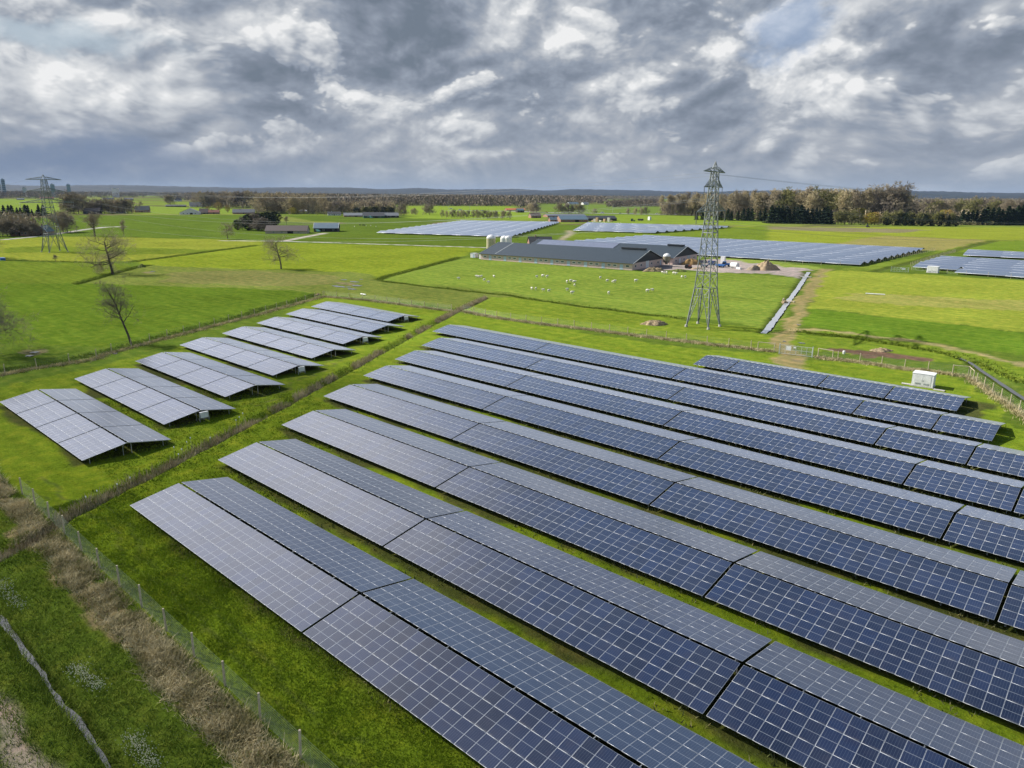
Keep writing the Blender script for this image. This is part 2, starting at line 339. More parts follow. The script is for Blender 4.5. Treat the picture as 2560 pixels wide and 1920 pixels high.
TRACKS = [(list(map(tuple, _md+np.array([o_, 0.]))), .22, (.085, .11, .02), .3) for o_ in (-2.6, -4.3)]+[([(-92, 19.6), (-60, 20.2), (-36, 19.4), (-14, 19.9)], .2, (.07, .10, .015), .3), ([(-92, 21.2), (-60, 21.8), (-36, 21.), (-14, 21.5)], .2, (.07, .10, .015), .3)]+[(list(map(tuple, _tr+np.array([-1.15, 0]))), .75, (.36, .27, .15), .9), (list(map(tuple, _tr+np.array([1.15, 0]))), .75, (.38, .30, .18), .9), (list(map(tuple, _tr[5:])), 2.2, (.30, .24, .13), .8),
 ([tuple(G('c4', x, y)) for x, y in ((480, 872), (420, 960), (330, 1100), (230, 1300), (180, 1400), (140, 1480), (160, 1530), (190, 1640), (220, 1730))], 2.3, (.21, .19, .06), .5),
 ([tuple(G('c4', x, y)) for x, y in ((180, 1395), (420, 1400), (900, 1450), (1400, 1530), (1900, 1620), (2212, 1690), (2700, 1900))], 1.5, (.30, .26, .11), .6),
 ([tuple(G('e', x, y)) for x, y in ((-400, 1000), (-100, 1300), (60, 1500), (230, 1720), (420, 2000))], .75, (.30, .25, .19), .35)]
DITCH = [  # polyline, half width, depth, dry, water level or None
 ('near', [tuple(G('e', x, y)) for x, y in ((-700, 200), (-300, 420), (0, 690), (50, 762), (150, 885), (250, 1015), (380, 1190), (530, 1370), (650, 1520), (740, 1659), (900, 1900))], .75, .40, .1),
 ('mid', [tuple(G('e', x, y)) for x, y in ((-300, 420), (0, 290), (160, 215), (370, 75))]+[tuple(G('d1', x, y)) for x, y in ((540, 1500), (1250, 1160), (2212, 660))]+[tuple(G('d2', x, y)) for x, y in ((700, 830), (1180, 570), (1500, 392), (1710, 280), (1990, 152))], .95, .6, .25),
 ('left', [tuple(G('c1', x, y)) for x, y in ((-500, 1800), (300, 1720), (700, 1640), (1000, 1565), (1500, 1432), (2212, 1248))]+[tuple(G('c2', x, y)) for x, y in ((0, 1232), (300, 1160), (540, 1088))], .9, .55, .3),
 ('pasture', [tuple(G('c2', x, y)) for x, y in ((1055, 965), (1120, 940), (1400, 868), (1760, 772))], 1.0, .6, 0.),
 ('pasture2', [tuple(G('c2', x, y)) for x, y in ((1100, 975), (1600, 1035), (2212, 1100))]+[tuple(G('c3', x, y)) for x, y in ((100, 1122), (700, 1205), (1500, 1300))], .8, .4, .3),
 ('channel', [tuple(G('c4', x, y)) for x, y in ((-40, 1420), (0, 1385), (150, 1180), (270, 1020), (352, 895))], 1.8, .6, .0),
 ('stream', [tuple(G('d4', x, y)) for x, y in ((1640, 175), (1740, 215), (1850, 290), (2000, 390), (2212, 528), (2600, 780))], 1.2, .6, .1),
 ('lane', [tuple(G('c4', x, y)) for x, y in ((280, 1412), (700, 1455), (1100, 1520), (1500, 1590), (1800, 1660), (2212, 1850))], 1.2, .5, .0),
 ('fieldedge', [tuple(G('c1', x, y)) for x, y in ((660, 1000), (960, 916), (1200, 852), (1300, 838))], .9, .4, .15),
 ('yellow', [tuple(G('c1', x, y)) for x, y in ((-600, 770), (0, 792), (400, 802), (890, 816))], 1.4, .5, .2),
 ('yellow2', [tuple(G('c1', x, y)) for x, y in ((1130, 810), (1600, 748), (2212, 668))], 1.0, .5, .35),
 ('far', [tuple(G('c4', x, y)) for x, y in ((930, 890), (1300, 800), (1700, 690), (1960, 626))], 1.3, .5, .1),
]
def spaced(lo, hi, near_lo, near_hi, s0, k):
    """grid lines: even between near_lo and near_hi, wider with distance outside"""
    a = list(np.arange(near_lo, near_hi, s0)); x = near_hi; st = s0
    while x < hi: a.append(x); st = max(s0, (x-near_hi+s0*2)*.012 if near_hi < 50 else abs(x)*k); x += st
    x = near_lo-s0
    while x > lo: a.insert(0, x); st = max(s0, abs(x)*k); x -= st
    return np.array(a+[hi])
gx = spaced(-5200, 260, -95, 14, .36, .0072); gy = spaced(-60, 5200, -14, 48, .36, .0072)
X, Y = np.meshgrid(gx, gy); x, y = X.ravel(), Y.ravel(); z = np.zeros_like(x)
cell = np.maximum(.36, np.hypot(x, y)*.006)
colr = np.empty((len(x), 3)); colr[:] = MIDG
dry = np.full(len(x), .12); rgh = np.full(len(x), .5); wet = np.zeros(len(x))
jx = (vnoise(x, y, 7, 3)-.5)*1.6+(vnoise(x, y, 1.7, 4)-.5)*.8; jy = (vnoise(x, y, 7, 5)-.5)*1.6+(vnoise(x, y, 1.7, 6)-.5)*.8
jk = 1+np.hypot(x, y)/160; xj, yj = x+jx*jk, y+jy*jk
# a patchwork of far parcels beyond the mapped ones
ca, sa = math.cos(.12), math.sin(.12)
u_, v_ = (xj*ca+yj*sa), (-xj*sa+yj*ca)
cellid = vnoise(np.floor(u_/210)*210., np.floor(v_/130)*130., 1., 11)
far = np.array([(.085, .13, .015), (.12, .18, .02), (.14, .20, .02), (.10, .11, .035), (.15, .19, .03), (.12, .11, .05)])
m = np.hypot(x, y) > 800
colr[m] = far[np.minimum((cellid[m]*6).astype(int), 5)]
for P, c, d_, r_ in FIELDS:
    k = inpoly(xj, yj, P); colr[k] = c; dry[k] = d_; rgh[k] = r_
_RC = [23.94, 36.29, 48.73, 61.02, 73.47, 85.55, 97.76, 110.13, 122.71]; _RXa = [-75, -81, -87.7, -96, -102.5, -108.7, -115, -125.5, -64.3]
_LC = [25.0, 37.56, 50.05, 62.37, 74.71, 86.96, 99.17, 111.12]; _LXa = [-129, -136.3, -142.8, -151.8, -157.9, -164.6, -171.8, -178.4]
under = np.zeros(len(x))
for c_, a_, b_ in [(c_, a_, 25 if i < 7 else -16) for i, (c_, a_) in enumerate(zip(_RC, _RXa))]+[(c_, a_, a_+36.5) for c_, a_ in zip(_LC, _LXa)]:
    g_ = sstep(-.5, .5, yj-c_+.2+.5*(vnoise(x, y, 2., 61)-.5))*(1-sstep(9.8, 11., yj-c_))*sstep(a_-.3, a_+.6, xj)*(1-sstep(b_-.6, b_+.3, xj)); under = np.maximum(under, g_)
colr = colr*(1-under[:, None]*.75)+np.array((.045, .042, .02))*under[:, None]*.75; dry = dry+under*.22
# outside the near fence: banks, dead grass strip
k = y < FENCE_Y+.0; k &= (x > -140)
t = FENCE_Y-yj
colr[k] = (.08, .125, .010); rgh[k] = 1.3; dry[k] = .15
strip = sstep(.5, 1.1, t)*(1-sstep(2.5, 3.4, t+1.4*(vnoise(x, y, 5, 21)-.5)))*k
dry = np.maximum(dry, strip*1.0*(.72+.4*vnoise(x, y, 4, 22)))
colr[strip > .4] = (.15, .14, .05); rgh[strip > .4] = 2.
# shelter verge of dry grass along fences
FENCES = {
 'near': [(-88, FENCE_Y), (-14, FENCE_Y)],
 'west': [tuple(G('c1', *p)) for p in ((-250, 1840), (300, 1735), (810, 1660), (920, 1610), (1500, 1455), (1930, 1345), (2212, 1272))]+[tuple(G('c2', *p)) for p in ((580, 1112),)],
 'north': [tuple(G('c2', *p)) for p in ((590, 1112), (1000, 1150), (1690, 1240))],
 'north2': [tuple(G('c2', *p)) for p in ((1790, 1240), (2120, 1305))]+[tuple(G('c3', *p)) for p in ((420, 1370), (995, 1440), (1660, 1520), (2160, 1578))]+[tuple(G('c4', *p)) for p in ((52, 1588),)],
 'east': [tuple(G('d4', *p)) for p in ((430, 183), (555, 205), (720, 220), (880, 243), (1212, 290), (1390, 305), (1590, 335))],
 'east2': [tuple(G('d4', *p)) for p in ((1590, 335), (1730, 352), (1768, 385), (1875, 460), (2060, 585), (2200, 690), (2500, 930))],
}
for kx, wdt in (('west', 1.8), ('north', 1.6), ('north2', 1.3), ('east', 1.6), ('east2', 1.)):
    pd = pdist(xj, yj, FENCES[kx]); g_ = 1-sstep(wdt*.5, wdt*1.4, pd); dry = np.maximum(dry, g_*.55); rgh = np.maximum(rgh, g_*1.5)
for pl, hw, c in ROADS:
    pd = pdist(x, y, pl); k = pd < np.maximum(hw, cell*.6); colr[k] = c; dry[k] = 0; rgh[k] = .1; wet[k] = .01
for pl, hw, c, w_ in TRACKS:
    pd = pdist(xj, yj, pl); a_ = (1-sstep(hw*.55, hw*1.35, pd))[:, None]*.85
    colr = colr*(1-a_)+np.array(c)*a_; dry = dry+(.15)*a_[:, 0]; rgh *= 1-.6*a_[:, 0]
soilP = poly('c4', (520, 1555), (640, 1560), (1330, 1640), (1340, 1670), (900, 1640), (520, 1580)); k = inpoly(xj, yj, soilP); colr[k] = (.12, .08, .045); dry[k] = 0
soilQ = poly('d4', (510, 112), (640, 105), (1400, 195), (1410, 222), (900, 185), (560, 135)); k = inpoly(xj, yj, soilQ); colr[k] = (.125, .085, .05); dry[k] = 0
for (cc, px_, py_, r_) in (('d4', 260, 210, 1.9), ('c2', 820, 1000, 5.5), ('c1', 300, 1590, 3.), ('c1', 1290, 905, 4.)):
    gp = G(cc, px_, py_); k = np.hypot(xj-gp[0], (yj-gp[1])*1.6) < r_; colr[k] = colr[k]*.45+np.array((.20, .16, .10))*.55; dry[k] += .15
# gentle relief
nearf = sstep(900, 200, np.hypot(x, y))
z += ((vnoise(x, y, 9, 31)-.5)*.12+(vnoise(x, y, 2.4, 32)-.5)*.10+(vnoise(x, y, .9, 33)-.5)*.09*np.minimum(rgh, 2))*nearf
z += (vnoise(x, y, 1.3, 34)-.3)*.28*strip
# cut the ditches
for nm, pl, hw, dp, dd in DITCH:
    pd = pdist(x+jx*.35, y+jy*.35, pl); w_ = np.maximum(hw, cell*1.2); g_ = (1-sstep(w_*.25, w_*1.1, pd)); z -= dp*g_
    c_ = (1-sstep(w_*.3, w_*1.2, pd))[:, None]*.75
    colr = colr*(1-c_)+np.array((.06, .085, .012))*c_; dry = np.maximum(dry*(1-c_[:, 0]*.5), c_[:, 0]*dd); rgh = np.maximum(rgh, c_[:, 0]*1.2)
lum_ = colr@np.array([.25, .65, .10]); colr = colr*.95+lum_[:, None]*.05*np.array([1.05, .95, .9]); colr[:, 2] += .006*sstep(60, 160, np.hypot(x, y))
nx_, ny_ = len(gx), len(gy); idx = np.arange(nx_*ny_).reshape(ny_, nx_)
fc = np.stack([idx[:-1, :-1], idx[:-1, 1:], idx[1:, 1:], idx[1:, :-1]], -1).reshape(-1, 4)
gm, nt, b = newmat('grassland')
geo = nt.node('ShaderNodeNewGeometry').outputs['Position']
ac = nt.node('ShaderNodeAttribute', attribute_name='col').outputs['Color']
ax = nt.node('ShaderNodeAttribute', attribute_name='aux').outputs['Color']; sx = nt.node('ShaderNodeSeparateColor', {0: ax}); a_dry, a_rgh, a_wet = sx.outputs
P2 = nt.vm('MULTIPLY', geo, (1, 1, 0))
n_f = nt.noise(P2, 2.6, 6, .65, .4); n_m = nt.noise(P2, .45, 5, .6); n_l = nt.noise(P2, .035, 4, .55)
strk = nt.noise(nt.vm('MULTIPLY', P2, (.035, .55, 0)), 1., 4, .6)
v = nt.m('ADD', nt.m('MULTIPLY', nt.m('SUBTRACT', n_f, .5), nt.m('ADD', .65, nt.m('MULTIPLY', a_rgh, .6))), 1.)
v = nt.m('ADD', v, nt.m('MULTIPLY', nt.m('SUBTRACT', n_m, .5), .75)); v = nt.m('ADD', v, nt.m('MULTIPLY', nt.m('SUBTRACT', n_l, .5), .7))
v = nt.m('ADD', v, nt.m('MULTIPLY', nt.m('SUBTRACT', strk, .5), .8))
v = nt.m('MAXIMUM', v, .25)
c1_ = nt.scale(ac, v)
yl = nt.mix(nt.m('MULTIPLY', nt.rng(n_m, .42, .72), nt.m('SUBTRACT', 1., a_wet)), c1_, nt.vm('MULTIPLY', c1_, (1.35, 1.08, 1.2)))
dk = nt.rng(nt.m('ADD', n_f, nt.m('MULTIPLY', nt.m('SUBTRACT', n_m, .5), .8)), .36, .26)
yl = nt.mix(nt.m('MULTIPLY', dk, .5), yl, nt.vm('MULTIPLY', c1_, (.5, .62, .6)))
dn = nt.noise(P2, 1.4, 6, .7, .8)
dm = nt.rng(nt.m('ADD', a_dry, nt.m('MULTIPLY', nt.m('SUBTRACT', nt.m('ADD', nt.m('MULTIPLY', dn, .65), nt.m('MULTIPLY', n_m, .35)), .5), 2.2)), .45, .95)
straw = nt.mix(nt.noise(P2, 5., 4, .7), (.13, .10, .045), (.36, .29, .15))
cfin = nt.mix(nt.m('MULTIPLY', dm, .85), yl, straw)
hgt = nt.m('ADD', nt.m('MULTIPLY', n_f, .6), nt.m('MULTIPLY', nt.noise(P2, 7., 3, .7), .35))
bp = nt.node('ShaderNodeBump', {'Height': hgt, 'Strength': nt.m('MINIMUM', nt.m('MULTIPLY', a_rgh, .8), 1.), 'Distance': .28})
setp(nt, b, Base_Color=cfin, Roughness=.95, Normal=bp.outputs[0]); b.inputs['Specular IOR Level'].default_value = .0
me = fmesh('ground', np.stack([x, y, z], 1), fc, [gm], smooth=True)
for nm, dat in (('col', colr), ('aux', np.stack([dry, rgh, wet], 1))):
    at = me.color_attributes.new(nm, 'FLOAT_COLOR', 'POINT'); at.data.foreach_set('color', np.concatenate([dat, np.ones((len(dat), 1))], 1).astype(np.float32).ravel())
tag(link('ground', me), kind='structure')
TX, TY, TZ = gx, gy, z.reshape(ny_, nx_)
def GZ(px_, py_):
    i = np.clip(np.searchsorted(TX, px_)-1, 0, len(TX)-2); j = np.clip(np.searchsorted(TY, py_)-1, 0, len(TY)-2)
    return TZ[j, i]
# the plain beyond, out to the horizon
fm, nt, b = newmat('far_plain'); g0 = nt.node('ShaderNodeNewGeometry').outputs['Position']
setp(nt, b, Base_Color=nt.ramp(nt.noise(g0, .0012, 5, .6), [(.3, (.06, .08, .03)), (.5, (.10, .12, .05)), (.7, (.12, .16, .04))]), Roughness=1.)
R_ = 30000; pts = [(260, -60), (-5200, -60), (-5200, 5200), (260, 5200)]; ou = [(R_, -R_), (-R_, -R_), (-R_, R_), (R_, R_)]
pm = MB(); 
for i in range(4):
    a, b2 = pts[i], pts[(i+1) % 4]; c, d = ou[(i+1) % 4], ou[i]
    pm.quad((*a, -.03), (*b2, -.03), (*c, -.03), (*d, -.03))
tag(pm.obj('plain', fm), kind='structure')
# water
wm, nt, b = newmat('ditch_water'); g0 = nt.node('ShaderNodeNewGeometry').outputs['Position']
bp = nt.node('ShaderNodeBump', {'Height': nt.noise(g0, 5., 3), 'Strength': .08, 'Distance': .02})
setp(nt, b, Base_Color=(.08, .078, .07), Roughness=.12, Normal=bp.outputs[0]); b.inputs['Specular IOR Level'].default_value = .6
def ribbon(name, pl, hw, zz, mtl, wob=.25, seed=0, step=1.2, kind='structure'):
    pl = np.array(pl); seg = np.hypot(*(pl[1:]-pl[:-1]).T); s = np.concatenate([[0], np.cumsum(seg)]); n = max(int(s[-1]/step), 2); t = np.linspace(0, s[-1], n)
    cx = np.interp(t, s, pl[:, 0]); cy2 = np.interp(t, s, pl[:, 1]); dx = np.gradient(cx); dy = np.gradient(cy2); L = np.hypot(dx, dy)+1e-9; nx, ny = -dy/L, dx/L
    w1 = hw*(1+wob*2*(vnoise(t, t*0, 3., seed)-.5)+wob*(vnoise(t, t*0, 1.1, seed+1)-.5)); w2 = hw*(1+wob*2*(vnoise(t, t*0, 2.6, seed+2)-.5))
    v = np.concatenate([np.stack([cx+nx*w1, cy2+ny*w1, np.full(n, zz)], 1), np.stack([cx-nx*w2, cy2-ny*w2, np.full(n, zz)], 1)])
    i = np.arange(n-1); f = np.stack([i, i+1, n+i+1, n+i], 1)
    return tag(link(name, fmesh(name, v, f, [mtl])), kind=kind)
DD = {d[0]: d for d in DITCH}
ribbon('ditch_water', DD['near'][1], .23, -.24, wm, 1.0, 1, .3)
wm2, nt, b = newmat('sky_sheen_water'); setp(nt, b, Base_Color=(.34, .36, .39), Roughness=.12)  # pale base colour stands in for the bright sky reflected in the channel
ribbon('channel_water', DD['channel'][1], .8, -.22, wm2, .22, 5)
ribbon('stream_water', DD['stream'][1], .42, -.25, wm, .2, 9)
ribbon('field_ditch_water', [tuple(G('d2', *p)) for p in ((1700, 290), (1745, 262))], .8, -.35, wm, .2, 12)
# puddles in the trampled gateway
pu = MB(); rr = random.Random(3)
for (cc, px_, py_, rx, ry) in [('c2', 712, 1025, 7., 1.3), ('c2', 830, 1048, 4., 1.2), ('c2', 870, 1018, 4., 1.6), ('c2', 760, 968, 2.6, 1.2), ('c2', 850, 985, 5., 1.1), ('c2', 800, 1030, 2., 1.), ('c2', 910, 965, 1.6, .6),
      ('c1', 1320, 895, 2.2, 1.), ('c1', 300, 1595, 1.6, .8), ('c1', 255, 1625, 1.4, .7), ('c1', 990, 1605, 1.8, .5), ('c4', 265, 1358, 1.2, .5), ('c4', 140, 1500, .8, .5), ('c4', 290, 1515, 1.6, .5), ('c4', 440, 935, .6, 1.6), ('c4', 2000, 1600, .1, .1)]:
    g = G(cc, px_, py_); n = 16; ph = rr.random()*6
    pu.quad(*[(g[0]+rx*.5*math.cos(2*math.pi*i/n)*(1+.3*math.sin(3*i+ph)), g[1]+ry*math.sin(2*math.pi*i/n)*(1+.35*math.sin(2*i+ph)), .10) for i in range(n)])
tag(pu.obj('puddles', wm), kind='structure')

# ---- hills far off
hm, nt, b = newmat('wooded_hills'); g0 = nt.node('ShaderNodeNewGeometry').outputs['Position']
setp(nt, b, Base_Color=nt.ramp(nt.noise(g0, .004, 6, .65), [(.35, (.006, .012, .016)), (.6, (.014, .022, .024))]), Roughness=1.)
def hills(name, dist, h0, h1, seed, depth):
    az = np.linspace(math.radians(-95), math.radians(15), 700); hs = h0+(h1-h0)*vnoise(az*60, az*0, 2.6, seed)+5*vnoise(az*600, az*0, 2., seed+1)+2*vnoise(az*3000, az*0, 2., seed+2)
    rows = []
    for rr_, kk in ((dist, 0), (dist+depth*.3, .75), (dist+depth*.6, 1.), (dist+depth, .9)):
        rows.append(np.stack([np.sin(az)*rr_, np.cos(az)*rr_, hs*kk-(1 if kk == 0 else 0)], 1))
    v = np.concatenate(rows); n = len(az); f = []
    i = np.arange(n-1)
    f = np.concatenate([np.stack([k*n+i, k*n+i+1, (k+1)*n+i+1, (k+1)*n+i], 1) for k in range(3)])
    tag(link(name, fmesh(name, v, f, [hm], smooth=True)), kind='structure')
hills('hills', 8600, 72, 98, 3, 1800); hills('low_hills', 6600, 30, 44, 9, 900)
# ================================================================== SOLAR TABLES
TW, RISE, LOWH, GAP = 5.119, .915, .70, .307
TILT = math.atan2(RISE, TW); SL = math.hypot(TW, RISE); MH = (SL-.02)/3
def cell_mat(name='solar_glass', far_=False):
    m, nt, b = newmat(name); uv = nt.node('ShaderNodeUVMap').outputs[0]; sp = nt.node('ShaderNodeSeparateXYZ', {0: uv}); u, v = sp.outputs[0], sp.outputs[1]
    def line(c, n, w):
        fr = nt.m('FRACT', nt.m('MULTIPLY', c, n)); d = nt.m('MINIMUM', fr, nt.m('SUBTRACT', 1., fr)); return nt.m('LESS_THAN', d, w)
    cl_ = line(u, 6., .042); rl = line(v, 20., .035); mid = nt.m('LESS_THAN', nt.m('ABSOLUTE', nt.m('SUBTRACT', v, .5)), .0095)
    geo = nt.node('ShaderNodeNewGeometry').outputs['Position']
    wn = nt.node('ShaderNodeTexNoise', {'Vector': geo, 'Scale': .75, 'Detail': 2.}).outputs[0]
    oi = nt.node('ShaderNodeObjectInfo').outputs['Random']
    base = nt.mix(wn, (.004, .012, .046), (.009, .021, .066)); base = nt.scale(base, nt.rng(oi, 0., 1., .7, 1.35, False))
    base = nt.mix(nt.m('MULTIPLY', nt.rng(nt.noise(geo, 1.1, 2), .5, .75), .4), base, (.022, .022, .05))
    base = nt.mix(nt.m('MULTIPLY', cl_, .22), base, (.33, .36, .42)); base = nt.mix(nt.m('MULTIPLY', rl, .16), base, (.30, .33, .38))
    base = nt.mix(nt.m('MULTIPLY', mid, .7), base, (.40, .43, .47))
    dust = nt.rng(nt.noise(geo, .35, 5, .6), .3, .8, 0., .035)
    base = nt.mix(dust, base, (.5, .5, .5))
    drip = nt.m('MULTIPLY', nt.rng(v, .10, .0), nt.rng(nt.noise(geo, 2.2, 4), .35, .7, 0., .22)); base = nt.mix(drip, base, (.42, .40, .34))
    setp(nt, b, Base_Color=base, Roughness=.17); b.inputs['IOR'].default_value = 1.78; b.inputs['Specular IOR Level'].default_value = .6; b.inputs['Sheen Weight'].default_value = 1.; b.inputs['Sheen Roughness'].default_value = .27; b.inputs['Sheen Tint'].default_value = (.85, .9, 1., 1); b.inputs['Coat Weight'].default_value = .5; b.inputs['Coat Roughness'].default_value = .42; b.inputs['Coat IOR'].default_value = 1.5
    return m
GLASS = cell_mat(); FRAME = mat('module_frame', (.54, .56, .59), .38, .35, .05); STEEL = mat('galvanised_steel', (.42, .44, .45), .45, .6, .12, 3.); BACK = mat('module_back', (.10, .10, .11), .6)
FARGLASS, nt_, b_ = newmat('distant_panel_glass'); setp(nt_, b_, Base_Color=(.035, .05, .10), Roughness=.18); b_.inputs['IOR'].default_value = 1.65; b_.inputs['Sheen Weight'].default_value = 1.; b_.inputs['Sheen Roughness'].default_value = .3; b_.inputs['Coat Weight'].default_value = .8; b_.inputs['Coat Roughness'].default_value = .35
fw_, th = .017, .035
def module_arrays(n=1, pitch=1.0, w=.992, rows=(0,)):
    """boxes of frame + glass, in the plane of the table; x along the row, y up the slope"""
    V, Fq, MI, U = [], [], [], []
    for r in rows:
        for k in range(n):
            x0, x1, y0, y1 = k*pitch+.004, k*pitch+w, r*(MH+.01)+.0, r*(MH+.01)+MH-.004
            X_ = [x0, x0+fw_, x1-fw_, x1]; Y_ = [y0, y0+fw_, y1-fw_, y1]; o = len(V)
            for (a, b_, zz) in ((x0, y0, 0), (x1, y0, 0), (x1, y1, 0), (x0, y1, 0), (X_[1], Y_[1], 0), (X_[2], Y_[1], 0), (X_[2], Y_[2], 0), (X_[1], Y_[2], 0), (x0, y0, -th), (x1, y0, -th), (x1, y1, -th), (x0, y1, -th)):
                V.append((a, b_, zz)); 
            fs = [(0, 1, 5, 4), (1, 2, 6, 5), (2, 3, 7, 6), (3, 0, 4, 7), (4, 5, 6, 7), (8, 9, 1, 0), (9, 10, 2, 1), (10, 11, 3, 2), (11, 8, 0, 3), (11, 10, 9, 8)]
            for q in fs: Fq.append([i+o for i in q])
            MI += [0, 0, 0, 0, 1, 0, 0, 0, 0, 2]
            for q in fs: U += [(0., 0.), (1., 0.), (1., 1.), (0., 1.)]
    return np.array(V, float), np.array(Fq), MI, np.array(U, np.float32)
def panel_mesh(name, n=1, pitch=1.0, rows=(0,), mod=None, w=None):
    V, Fq, MI, U = module_arrays(n, pitch, w or pitch-.008, rows)
    if mod is not None: V = mod(V)
    me = fmesh(name, V, Fq, [FRAME, GLASS, BACK], MI); ul = me.uv_layers.new(name='UVMap'); ul.data.foreach_set('uv', U.ravel()); return me
MODULE = panel_mesh('solar_module')
ct, st_ = math.cos(TILT), math.sin(TILT)
# posts and beams shared by every table
pmb = MB(); pmb.box(-.05, .05, -.03, .03, -.4, LOWH+.14); POST_LOW = pmb.mesh('post', STEEL)
pmb = MB(); pmb.box(-.05, .05, -.03, .03, -.4, LOWH+RISE-.28); POST_HIGH = pmb.mesh('post', STEEL)
pmb = MB(); L_ = 2*TW+GAP
pmb.add([(-.03, .25, LOWH-.03), (.03, .25, LOWH-.03), (.03, TW+.0, LOWH+RISE-.09), (-.03, TW+.0, LOWH+RISE-.09), (-.03, .25, LOWH-.15), (.03, .25, LOWH-.15), (.03, TW, LOWH+RISE-.21), (-.03, TW, LOWH+RISE-.21)],
        [(0, 1, 2, 3), (7, 6, 5, 4), (0, 4, 5, 1), (1, 5, 6, 2), (2, 6, 7, 3), (3, 7, 4, 0)])
pmb.add([(a, L_-b_, c) for a, b_, c in pmb.v[:8]], [(3, 2, 1, 0), (4, 5, 6, 7), (1, 5, 4, 0), (2, 6, 5, 1), (3, 7, 6, 2), (0, 4, 7, 3)])
pmb.box(-.03, .03, TW+.002, TW+GAP-.002, LOWH+RISE-.2, LOWH+RISE-.1)
RAFTER = pmb.mesh('rafter', STEEL)
PURL = {}
def purlins(L):
    k = round(L, 1)
    if k not in PURL:
        q = MB()
        for s in (.35, 1.35, 2.1, 3.05, 3.8, 4.8):
            for side in (0, 1):
                yy = s*ct; zz = LOWH+s*st_-.055
                if side: yy = L_-yy
                q.box(.05, k-.3, yy-.025, yy+.025, zz-.05, zz)
        PURL[k] = q.mesh('purlin', STEEL)
    return PURL[k]
ORD = ['first', 'second', 'third', 'fourth', 'fifth', 'sixth', 'seventh', 'eighth', 'ninth', 'tenth', 'eleventh', 'twelfth', 'thirteenth', 'fourteenth', 'fifteenth', 'sixteenth', 'seventeenth', 'eighteenth']
FARMESH = {}
def table(x0, x1, y0, label, group, individual=True, both=False):
    t = thing('solar_table', label, 'solar table', (x0+.12, y0, 0.), 0., group)
    Lx = x1-x0-.24; n = max(1, int(round(Lx/1.012))); p = Lx/n
    for r in range(3):
        for k in range(n):
            s = r*(MH+.01)
            if individual:
                o = link('solar_module', MODULE, t, (k*p, s*ct, LOWH+s*st_), (TILT+RNG.normal(0, .0025), RNG.normal(0, .0018), 0)); o.scale = (p, 1, 1)
            if both: 
                o = link('solar_module', MODULE, t, (k*p+p, L_-s*ct, LOWH+s*st_), (TILT+RNG.normal(0, .0025), RNG.normal(0, .0018), math.pi)); o.scale = (p, 1, 1)
    def side(flip):
        def f(V):
            a = V.copy(); s = V[:, 1]; zz = V[:, 2]; a[:, 1] = s*ct-zz*st_; a[:, 2] = LOWH+s*st_+zz*ct
            if flip: a[:, 1] = L_-a[:, 1]; a[:, 0] = Lx-a[:, 0]
            return a
        return f
    if not both:
        key = (n, round(p, 3), 1)
        if key not in FARMESH: FARMESH[key] = panel_mesh('far_side_modules', n, p, (0, 1, 2), side(True))
        o = link('far_side_modules', FARMESH[key], t); o['kind'] = 'stuff'
    nf = max(2, int(round(Lx/3.4))+1)
    for k in range(nf):
        xx = .45+(Lx-.9)*k/(nf-1)
        for yy, me_ in ((.9, POST_LOW), (L_-.9, POST_LOW), (TW-.35, POST_HIGH), (L_-TW+.35, POST_HIGH)): link('post', me_, t, (xx, yy, 0))
        link('rafter', RAFTER, t, (xx, 0, 0))
    link('purlins', purlins(Lx+.24), t)
    return t
RC = [23.94, 36.29, 48.73, 61.02, 73.47, 85.55, 97.76, 110.13, 122.71]
RX = [[-75.09, -42.46, -9.8, 22], [-81.1, -48.8, -16.43, 16], [-87.73, -55.5, -23.04, 9.5], [-96.1, -66.04, -35.79, -4.9, 5.5], [-102.49, -72.62, -42.26, -11.3, -.9],
      [-108.74, -79.01, -48.69, -17.8, -7.37, 3], [-115.03, -85.32, -55.12, -24.35, -13.86, -3.4], [-125.47, -93.98, -61.66, -31.06, -20.42, -13.1], [-64.35, -57.29, -40.72, -30.07, -19.73]]
rown = ['nearest row', 'second row', 'third row', 'fourth row', 'fifth row', 'sixth row', 'seventh row', 'long back row', 'short row by the white kiosk']
for r, (c, xs) in enumerate(zip(RC, RX)):
    for k in range(len(xs)-1):
        table(xs[k], xs[k+1], c, f'{ORD[k]} table from left, the {rown[r]} of the right block', 'solar tables of the large right block')
LC = [25.0, 37.56, 50.05, 62.37, 74.71, 86.96, 99.17, 111.12]
LX = [(-128.97, -92.33), (-136.27, -99.38), (-142.85, -106.57), (-151.77, -113.68), (-157.89, -120.72), (-164.65, -127.81), (-171.78, -134.8), (-178.44, -143.12)]
lrow = ['nearest row', 'second row', 'third row', 'fourth row', 'fifth row', 'sixth row', 'seventh row', 'farthest row']
CAB = mat('cabinet_paint', (.72, .73, .73), .4)
